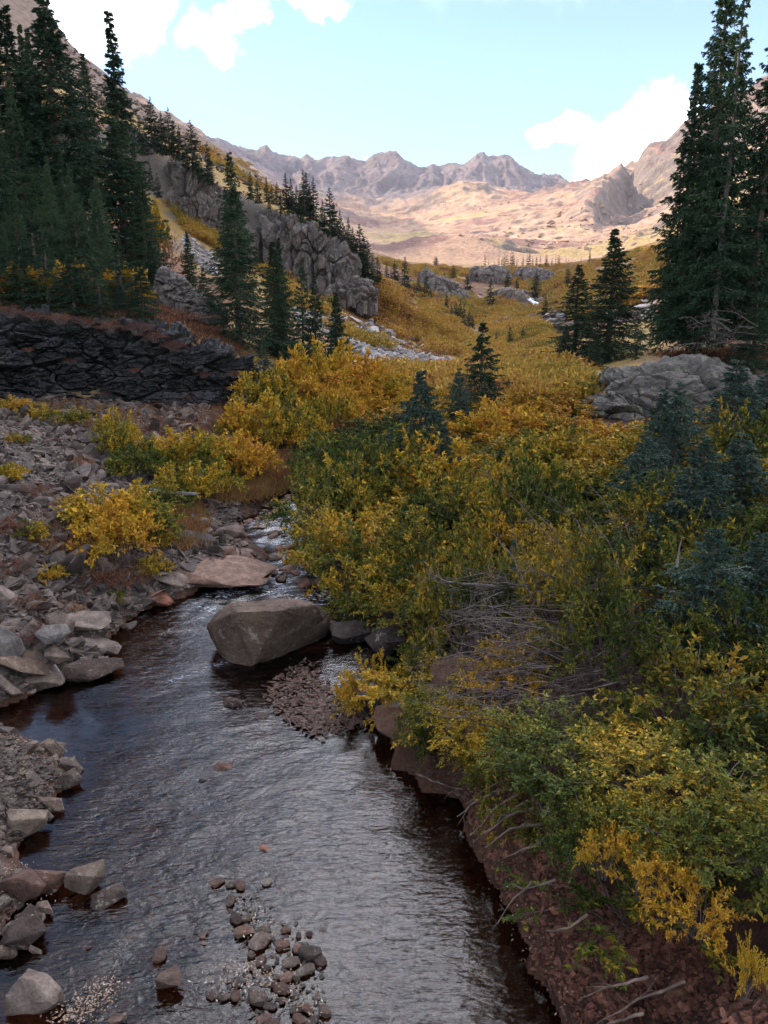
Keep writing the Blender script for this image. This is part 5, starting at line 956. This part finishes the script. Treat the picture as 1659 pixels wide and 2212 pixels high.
for q_ in [(100, 590, 655, 'rusty orange shrub between the ledge lip spruces, left one', .86), (165, 578, 650, 'golden shrub between the ledge lip spruces, middle one', .7), (45, 585, 650, 'dull orange shrub near the frame edge on the ledge lip', .8), (285, 590, 668, 'yellow brown shrub behind the bushy lip spruce', .75)]:
    bush_base('far', q_[0], q_[1], q_[2], 29.6, .85, q_[4], q_[3], .7)
bush_base('far', 322, 452, 560, 33, 1.4, .62, 'yellow brown shrub between the left spruces', .5)
bush_base('red', 352, 500, 590, 33, 1.8, .9, 'rusty brown leafless shrub right of the yellow brown one', .5, cat='shrub', name='red_shrub')
yy = 6.3; k = 0
while yy < 10.4:
    xx = edge_x(yy)+rng.uniform(.25, .5); rr_ = rng.uniform(.36, .52)
    if not (8.3 < yy < 9.0): bush('near', xx, yy, rr_, rng.uniform(.45, .65), rng.uniform(.25, .55), f'leafy willow spray hanging over the water edge, {ORD[k]} upstream from the fanned roots', 'willow sprays along the cut bank', rng.uniform(.6, 1), z=max(.25, hz(xx, yy)*.6)); k += 1
    yy += rng.uniform(.32, .5)
# left bank and middle ground bushes
LB = [('mid', 235, 1052, 14.6, 1.0, .55, 'yellow green willow bush on the left bank above the pink shelf'), ('mid', 300, 1075, 14.6, .75, .5, 'small willow joined to the yellow green bank bush'), ('mid', 250, 1105, 13.6, .75, .64, 'golden lower part bush of the left bank'), ('mid', 345, 1060, 17.0, .7, .4, 'green willow right of the left bank bush'),
      ('mid', 345, 940, 20.5, .9, .42, 'olive willow at the left end of the middle hedge'), ('mid', 405, 935, 20.5, 1.1, .52, 'olive yellow willow in the middle hedge on the left shore'), ('mid', 470, 940, 20.8, 1.1, .56, 'golden olive willow in the middle hedge by the talus'), ('mid', 525, 950, 20.8, .9, .62, 'golden willow at the right end of the middle hedge'), ('mid', 440, 1000, 18.4, .8, .45, 'low green willow before the middle hedge'), ('mid', 380, 1010, 18.0, .7, .5, 'low olive willow near the fallen pale log'), ('mid', 290, 965, 19.2, .7, .38, 'small green willow beside the grey talus'),
      ('mid', 245, 895, 22.0, .6, .42, 'small olive willow at the foot of the dark ledge'), ('mid', 262, 925, 21.0, .6, .4, 'second olive willow below the dark ledge'), ('mid', 560, 862, 25.5, 1.2, .60, 'round yellow willow left of the orange giant'), ('mid', 615, 870, 25.2, 1.2, .58, 'round yellow willow with a dark base'), ('mid', 660, 900, 24.8, .9, .66, 'golden willow right of the round yellow one'), ('mid', 530, 880, 25.8, .8, .64, 'golden low willow beside the red twigs'),
      ('mid', 570, 808, 31, 1.3, .54, 'olive willow under the small ledge spruce'), ('mid', 625, 815, 31, 1.2, .5, 'olive willow left of the orange giant'), ('mid', 690, 748, 33, 1.7, .88, 'orange gold willow, upper left dome of the big cluster'), ('mid', 745, 760, 33, 1.7, .9, 'orange gold willow, top dome of the big cluster'), ('mid', 800, 790, 33, 1.6, .84, 'orange gold willow, right dome of the big cluster'), ('mid', 720, 810, 31, 1.5, .84, 'orange gold willow, lower dome of the big cluster'), ('mid', 780, 840, 30.5, 1.3, .86, 'orange willow at the foot of the big cluster'), ('mid', 845, 815, 32, 1.4, .84, 'orange willow trailing right of the big cluster'),
      ('mid', 735, 850, 28, .9, .58, 'yellow willow in the red ground below the big cluster'), ('mid', 700, 860, 27.5, .7, .62, 'small yellow willow beside it in red ground'),       ('mid', 30, 860, 26, .6, .6, 'low orange shrub at the left end of the ledge foot'), ('mid', 85, 880, 25, .6, .5, 'low olive shrub on the talus under the ledge'), ('mid', 160, 885, 25, .55, .6, 'low yellow shrub on the talus under the ledge')]
for a in LB: bush_px(a[0], a[1], a[2], a[3], a[4], a[5], a[6], minh=.5)
for u, v, Y, r, lb in [(395, 695, 35, 1.5, 'dark red twiggy shrub on top of the dark ledge'), (440, 705, 35.5, 1.4, 'red brown twiggy shrub at the foot of the ledge spruce'), (345, 675, 34, 1.2, 'red shrub beside the small ledge rocks'), (505, 878, 27, .9, 'dark red shrub left of the round yellow willow'), (700, 905, 26, 1.1, 'dark red twigs under the big orange cluster'), (760, 890, 27, 1.0, 'red brown undergrowth right of the yellow willows'), (90, 1370, 10.6, .3, 'small red brown tuft on the left bank slabs'), (30, 1180, 13, .35, 'rusty tuft on the left talus')]:
    bush_px('red', u, v, Y, r, .4, lb, None, 1.0, .35, cat='shrub', name='red_shrub')
for k, (u, v, w) in enumerate([(20, 668, .5), (75, 676, .4), (130, 684, .5), (185, 690, .45), (240, 700, .5), (300, 706, .55), (335, 722, .5), (375, 742, .5), (150, 770, .25), (290, 790, .25), (60, 745, .2), (440, 800, .3), (505, 800, .35), (580, 812, .4), (400, 850, .3), (230, 840, .22)]):
    yl = np.interp(u, [0, 100, 200, 280, 350, 430, 490, 560, 620], [28, 28.6, 29.2, 29.8, 30.2, 31.2, 32.6, 34.2, 36])-.15; p = at_y(u, v+14, yl)
    bush('red', p[0], yl, w, w*.9, rng.uniform(.2, .9), f'rusty dwarf shrub on the dark ledge, {ORD[k]} of those along lip and joints', 'dwarf shrubs growing on the dark ledge', .8, 'shrub', z=p[2], name='dwarf_shrub')
rgt = np.random.default_rng(333)
for k in range(20):
    u, v = [(20, 1040), (75, 1075), (140, 1110), (60, 1160), (160, 1180), (30, 1240), (110, 1255), (215, 1265), (290, 1262), (340, 1180), (175, 1010), (110, 960), (40, 960), (150, 1330), (60, 1310), (250, 1300), (390, 1120), (440, 1100), (330, 1240), (15, 900)][k]
    p = on_ground([u], [v])[0]; rr_ = rgt.uniform(.2, .42)
    bush('red' if k % 3 else 'mid', p[0], p[1], rr_, rr_*.9, rgt.uniform(.3, .9) if k % 3 else .5, f'rusty tuft growing out of the left talus, {ORD[k]} in rows from the frame edge' if k % 3 else f'small olive sprig growing out of the left talus, {ORD[k]} in rows from the frame edge', 'tufts on the left talus', .9, 'shrub', z=p[2], name='talus_shrub')
# the orange cover of the valley floor and slopes: one mass
def thicket():
    V0 = []; 
    for i in range(3):
        rgx = np.random.default_rng(140+i); n = 460; d = nrm(rgx.normal(size=(n, 3))); d[:, 2] = np.abs(d[:, 2]); c = d*rgx.uniform(.7, 1.05, (n, 1))*[1, 1, .8]
        ld = nrm(d+rgx.normal(0, .7, (n, 3))+[0, 0, .5]); w = nrm(np.cross(ld, rgx.normal(size=(n, 3)))); s = rgx.uniform(.05, .12, (n, 1))
        V0.append(np.stack([c-w*s*.5, c+ld*s*1.4, c+w*s*.5], 1))
    def put(P, S, name, label, mat):
        out_ = []; pick = rng.integers(0, 3, len(P))
        for i in range(3):
            m = pick == i; a = rng.uniform(0, 6.28, m.sum()); ca, sa = np.cos(a), np.sin(a); v = V0[i].reshape(-1, 3)
            x = v[None, :, 0]*ca[:, None]-v[None, :, 1]*sa[:, None]; y = v[None, :, 0]*sa[:, None]+v[None, :, 1]*ca[:, None]
            q = np.stack([x, y, np.broadcast_to(v[None, :, 2], x.shape)], -1)*S[m][:, None]+P[m][:, None]; out_.append(q.reshape(-1, 3))
        Vv = np.concatenate(out_); link(name, mesh_np(name, Vv, np.arange(len(Vv)).reshape(-1, 3), M[mat]), kind='stuff', label=label, cat='thicket', color=(.62, 1, 0, 1))
    def reg(poly, n, Y0, smin, smax, seed, Y1=900., dens=None):
        P = ray_pts(poly, n, Y0, seed, Y1); rgx = np.random.default_rng(seed)
        if dens is not None:
            k = fbm(P[:, 0]/dens[0], P[:, 1]/dens[0], oct=3, seed=seed) > dens[1]; P = P[k]
        s = np.exp(rgx.uniform(math.log(smin), math.log(smax), len(P)))[:, None]*rgx.uniform([.9, .9, .7], [1.3, 1.3, 1.1], (len(P), 3)); return P, s
    A = [reg([(820, 812), (1010, 800), (1010, 745), (1060, 715), (1200, 720), (1220, 800), (1280, 900), (1000, 900), (830, 860)], 1500, 30, .7, 1.5, 151),
         reg([(900, 735), (960, 712), (1060, 750), (1030, 775), (940, 762)], 160, 50, .9, 2.0, 152),
         reg([(1100, 690), (1160, 700), (1190, 725), (1090, 730)], 120, 70, 1.0, 1.8, 153)]
    put(*[np.concatenate(x) for x in zip(*A)], 'willow_thicket', 'continuous orange gold willow cover of the valley floor', 'thicket')
    Bs = [reg([(700, 660), (800, 600), (860, 620), (1000, 700), (900, 740), (760, 720)], 420, 55, .7, 1.9, 154, dens=(14, -.05)),
          reg([(800, 560), (1000, 580), (1250, 575), (1440, 530), (1440, 700), (1280, 700), (1180, 630), (1060, 610), (900, 600)], 2200, 110, .8, 2.6, 155, dens=(22, -.22)),
          reg([(880, 590), (1180, 610), (1230, 690), (1060, 720), (1000, 690), (900, 660)], 900, 110, .8, 2.2, 170, dens=(16, -.12)), reg([(370, 440), (475, 520), (478, 548), (400, 500)], 260, 80, .7, 1.5, 156), reg([(520, 430), (560, 520), (640, 640), (740, 700), (830, 760), (760, 740), (620, 660), (540, 560)], 420, 60, .7, 1.7, 157, dens=(12, -.1)),
          reg([(520, 350), (620, 412), (600, 430), (480, 370), (420, 320)], 300, 125, .8, 2.2, 158, dens=(20, .0)), reg([(60, 200), (250, 300), (300, 400), (150, 380), (30, 300)], 200, 60, .8, 1.6, 159, dens=(12, .05))]
    put(*[np.concatenate(x) for x in zip(*Bs)], 'shrub_cover', 'patches of golden dwarf willow scattered over the valley slopes', 'thicket')
thicket()
# autumn grass and undergrowth
def grass(poly, n, Y0, h, seed, label, mat='grass', tone=.5, Y1=80., near=False):
    q = in_poly(poly, n//6, seed); P = on_ground(q[:, 0], q[:, 1]) if near else ray_hit(q[:, 0], q[:, 1], Y0, Y1); rgx = np.random.default_rng(seed); P = P.repeat(6, 0); n = len(P)
    P[:, :2] += rgx.normal(0, h*.35, (n, 2)); d = nrm(rgx.normal(0, .5, (n, 3))+[0, 0, 1]); L_ = h*rgx.uniform(.5, 1.3, (n, 1)); w = nrm(np.cross(d, rgx.normal(size=(n, 3))))*h*.045
    e = P+d*L_; e[:, 2] -= L_[:, 0]*.12; V = np.stack([P-w, P+w, e], 1).reshape(-1, 3)
    link('grass', mesh_np('grass', V, np.arange(len(V)).reshape(-1, 3), M[mat]), kind='stuff', label=label, cat='grass', color=(tone, 1, 0, 1))
grass([(560, 960), (660, 985), (655, 1040), (560, 1080), (440, 1090), (430, 1040)], 30000, 10, .34, 161, 'orange brown grass beside the narrow channel', near=True, tone=.42)
grass([(340, 1090), (430, 1100), (440, 1180), (380, 1190)], 7000, 10, .3, 162, 'pale orange grass tuft at the shore under the log', near=True, tone=.45)
grass([(200, 890), (520, 860), (560, 930), (300, 950)], 4500, 10, .26, 163, 'rusty ground cover between the ledge foot and the hedge', near=True, tone=.8)
grass([(480, 880), (700, 900), (770, 930), (660, 980), (560, 960)], 12000, 10, .36, 164, 'dark rusty undergrowth below the yellow willows', near=True, tone=.9)
grass([(-20, 840), (240, 880), (200, 930), (-20, 900)], 4000, 10, .25, 165, 'thin orange grass on the upper talus', near=True, tone=.6)
grass([(0, 1130), (160, 1090), (330, 1240), (250, 1280), (100, 1200)], 3000, 9, .2, 166, 'sparse rusty grass among the bank stones', near=True, tone=.8)
grass([(270, 640), (470, 700), (540, 780), (420, 740), (280, 690), (0, 650), (0, 600), (200, 620)], 9000, 29, .35, 167, 'red grass and moss along the lip of the dark ledge', tone=1.0, Y1=60)
grass([(640, 600), (900, 690), (1000, 760), (900, 790), (760, 730)], 16000, 45, .5, 168, 'red autumn grass on the slope above the scree fan', tone=.8, Y1=120)
grass([(1380, 765), (1659, 750), (1659, 790), (1500, 785)], 5000, 24, .3, 169, 'red brown grass on top of the grey rock mass', tone=.8, Y1=40)

# ------------------------------------------------------------------ dead wood, roots
def limb(name, label, pts, r0, mat='dead', side=0, seed=1, cat='branch', group=None, loc_first=True, r1=.2):
    rgx = np.random.default_rng(seed); P = np.array(pts, float); k = np.linspace(0, 1, len(P)); t = np.linspace(0, 1, 16); Q = np.stack([np.interp(t, k, P[:, i]) for i in range(3)], 1)
    Ln = np.linalg.norm(P[-1]-P[0]); Q += np.cumsum(rgx.normal(0, .010*Ln, (16, 3)), 0)*np.sin(t*2.6)[:, None]
    mb = MB(); mb.tube(Q, r0*(1-(1-r1)*t), 6)
    for s in range(side):
        i = rgx.integers(4, 15); d = nrm(Q[i]-Q[i-1]+rgx.normal(0, .6, 3)+[0, 0, .1]); l = Ln*rgx.uniform(.12, .35); pp = np.array([Q[i], Q[i]+d*l*.5+rgx.normal(0, .03*l, 3), Q[i]+d*l+rgx.normal(0, .12*l, 3)]); mb.tube(pp, r0*np.array([.4, .25, .08]), 4)
        for _ in range(2):
            d2 = nrm(d+rgx.normal(0, .7, 3)); mb.tube(np.array([pp[1], pp[1]+d2*l*.4]), r0*np.array([.2, .06]), 3)
    o = Q[0].copy(); V = np.concatenate(mb.V); mb.V = [V-o]
    return link(name, mb.mesh(name, M[mat], True), None, label, cat, group, loc=tuple(o))
def P3(*a): return [at_y(*q) for q in a]
rgd = np.random.default_rng(201)
for k in range(120):
    u0, v0, Y = rgd.uniform(1060, 1400), rgd.uniform(1290, 1590), 0; Y = np.interp(v0, [1290, 1450, 1590], [9.4, 8.0, 7.0])+rgd.uniform(-.3, .3); a = rgd.normal(math.pi, .5); l = rgd.uniform(80, 240)
    b = at_y(u0, v0, Y); e = at_y(u0+math.cos(a)*l, v0-math.sin(a)*l*.45-8, Y+rgd.uniform(-.5, .4)); gz = hz(b[0], b[1]); b[2] = max(b[2], gz+.05)+rgd.uniform(0, .4); e[2] = max(e[2], hz(e[0], e[1])+.05)+rgd.uniform(0, .3)
    limb('dead_branch', 'grey leafless willow branch lying in the tangle over the bank', [b, (b+e)/2+[0, 0, .04], e], rgd.uniform(.004, .010), 'dead', 9, 300+k, group='dead branches of the tangle')
for k in range(26):
    u0, v0, Y = rgd.uniform(1150, 1420), rgd.uniform(1060, 1330), rgd.uniform(8.5, 12); b = at_y(u0, v0+110, Y); e = at_y(u0-rgd.uniform(60, 170), v0-rgd.uniform(20, 70), Y+.2)
    limb('bare_stem', 'bare grey willow stem sticking out between the leaves', [b, (b+e)/2+[0, 0, .08], e], .008, 'dead', 5, 400+k, group='bare stems in the thicket')
limb('fallen_log', 'long grey fallen stem crossing the dead branch tangle', P3((1080, 1268, 9.3), (980, 1262, 9.3), (925, 1245, 9.6)), .022, 'dead', 5, 1, 'log')
limb('broken_stem', 'pale broken stem standing upright among the right willows', P3((1462, 1225, 7.5), (1470, 1190, 7.5), (1477, 1160, 7.5)), .014, 'palebark', 2, 2, 'branch')
limb('fallen_log', 'smooth grey log lying at the top of the left shore grass', P3((325, 1060, 17.3), (370, 1066, 17.3), (425, 1068, 17.4)), .07, 'palebark', 0, 3, 'log', r1=.6)
limb('driftwood', 'forked pale driftwood stick on the near left bar', P3((145//1, 1625, 7.9), (118, 1600, 7.9), (110, 1570, 7.9)), .012, 'palebark', 3, 4, 'branch')
limb('driftwood', 'pale stick leaning into the pool at the left bank', P3((118, 1437, 9.9), (132, 1455, 9.8), (142, 1472, 9.7)), .02, 'palebark', 2, 5, 'branch')
limb('thick_branch', 'thick dark willow limb running through the near right leaves', P3((1530, 1722, 5.7), (1400, 1706, 5.8), (1270, 1702, 6.0), (1200, 1730, 6.1)), .028, 'stem', 4, 6, 'branch')
roots = [((1145, 1690, 6.6), (1090, 1685, 6.6), (1010, 1735, 6.6)), ((1130, 1700, 6.5), (1060, 1712, 6.4), (990, 1760, 6.45)), ((1120, 1715, 6.4), (1070, 1740, 6.3), (1015, 1800, 6.15)), ((1160, 1745, 6.2), (1090, 1760, 6.1), (1025, 1820, 5.95)), ((1175, 1780, 6.0), (1110, 1790, 5.9), (1050, 1830, 5.8)), ((1110, 1670, 6.8), (1040, 1665, 6.9), (985, 1672, 7.1)), ((1140, 1730, 6.3), (1080, 1770, 6.15), (1040, 1812, 6.0)), ((1195, 1800, 5.7), (1150, 1830, 5.6), (1085, 1855, 5.6)),
         ((1150, 1905, 5.35), (1110, 1950, 5.3), (1062, 2010, 5.3)), ((1200, 1900, 5.3), (1160, 1915, 5.3), (1125, 1920, 5.3)), ((1270, 1975, 4.95), (1230, 2000, 4.95), (1180, 2010, 5.0)), ((1400, 2110, 4.4), (1330, 2130, 4.4), (1250, 2170, 4.5)), ((1480, 2120, 4.3), (1370, 2150, 4.3), (1290, 2200, 4.35)), ((900, 1672, 7.5), (940, 1690, 7.3), (1000, 1705, 7.1)), ((1390, 2190, 4.2), (1345, 2195, 4.2), (1270, 2215, 4.3))]
for k, r in enumerate(roots):
    p = [at_y(*q) for q in r]; p = [np.array([q[0], q[1], max(q[2], hz(q[0], q[1])+.03)]) for q in p]
    limb('exposed_root', ['pale twisted root hanging from the cut bank toward the water', 'thin root arching over the dark wet soil', 'root crossing the reddish stones at the lower right'][0 if k < 8 or k == 13 else 1 if k < 11 else 2], p, .017 if k < 8 else .013, 'root', 2, 500+k, 'root', ['roots fanning over the cut bank', 'thin roots on the wet soil', 'roots at the lower right'][0 if k < 8 or k == 13 else 1 if k < 11 else 2])
for k in range(16):
    u0, v0 = rgd.uniform(1480, 1640), rgd.uniform(690, 760); b = at_y(u0, v0, 28.5); e = at_y(u0-rgd.uniform(40, 120), v0-rgd.uniform(-20, 40), 28.3)
    limb('dead_branch', 'bare grey dead branch at the foot of the right spruces', [b, (b+e)/2+[0, 0, .15], e], .02, 'dead', 8, 600+k, group='dead branches under the right spruces')
# leaf litter at the water edges
def litter():
    rgx = np.random.default_rng(211); pts = []
    for poly, n in [([(180, 2140), (250, 2110), (265, 2130), (190, 2200), (100, 2212)], 420), ([(0, 1890), (60, 1870), (130, 1900), (60, 1960), (0, 1960)], 220), ([(470, 2080), (560, 2090), (620, 2110), (520, 2120)], 130), ([(420, 2105), (620, 2130), (700, 2170), (690, 2212), (560, 2150), (430, 2145)], 130), ([(500, 1960), (560, 1950), (600, 2030), (560, 2050)], 80), ([(0, 1590), (170, 1640), (170, 1700), (60, 1720), (0, 1640)], 160), ([(1060, 1900), (1130, 2040), (1220, 2200), (1250, 2200), (1150, 2020), (1090, 1880)], 160), ([(600, 1440), (800, 1500), (760, 1580), (600, 1540)], 120)]:
        q = in_poly(poly, n, 5+n)+rgx.normal(0, 12, (n, 2)); p = np.array([at_z(u, v, .035) for u, v in q]); p[:, 2] = np.maximum(height(p[:, 0], p[:, 1])+.03, .03)+rgx.uniform(0, .03, len(p)); pts.append(p)
    P = np.concatenate(pts); n = len(P); a = rgx.uniform(0, 6.28, n); d = np.stack([np.cos(a), np.sin(a), rgx.normal(0, .3, n)], 1); w = np.stack([-np.sin(a), np.cos(a), rgx.normal(0, .3, n)], 1); s = rgx.uniform(.006, .016, (n, 1))
    V = np.stack([P-d*s, P+w*s*.45, P+d*s, P-w*s*.45], 1).reshape(-1, 3)
    link('leaf_litter', mesh_np('leaf_litter', V, np.arange(len(V)).reshape(-1, 4), M['litter']), kind='stuff', label='fallen pale and yellow leaves gathered at the water edges', cat='leaves')
litter()
print('OBJ', len(bpy.data.objects), 'near willows', cnt)

# ------------------------------------------------------------------ haze
def haze():
    m = Mt('haze'); v = m.n('ShaderNodeVolumePrincipled', {'Color': (.74, .80, .95, 1), 'Density': .00005, 'Anisotropy': .1}); m.t.links.new(v.outputs[0], m.out.inputs['Volume'])
    lo, hi = (-7000, -3500, -60), (7000, 5600, 1500)
    bm = bmesh.new(); bmesh.ops.create_cube(bm, size=1); me = bpy.data.meshes.new('haze'); bm.to_mesh(me); bm.free(); me.materials.append(m.m)
    link('haze', me, kind='stuff', loc=tuple((a+b)/2 for a, b in zip(lo, hi)), scale=tuple(b-a for a, b in zip(lo, hi)), label='thin pale air between the valley and the far mountains', cat='haze')
haze()
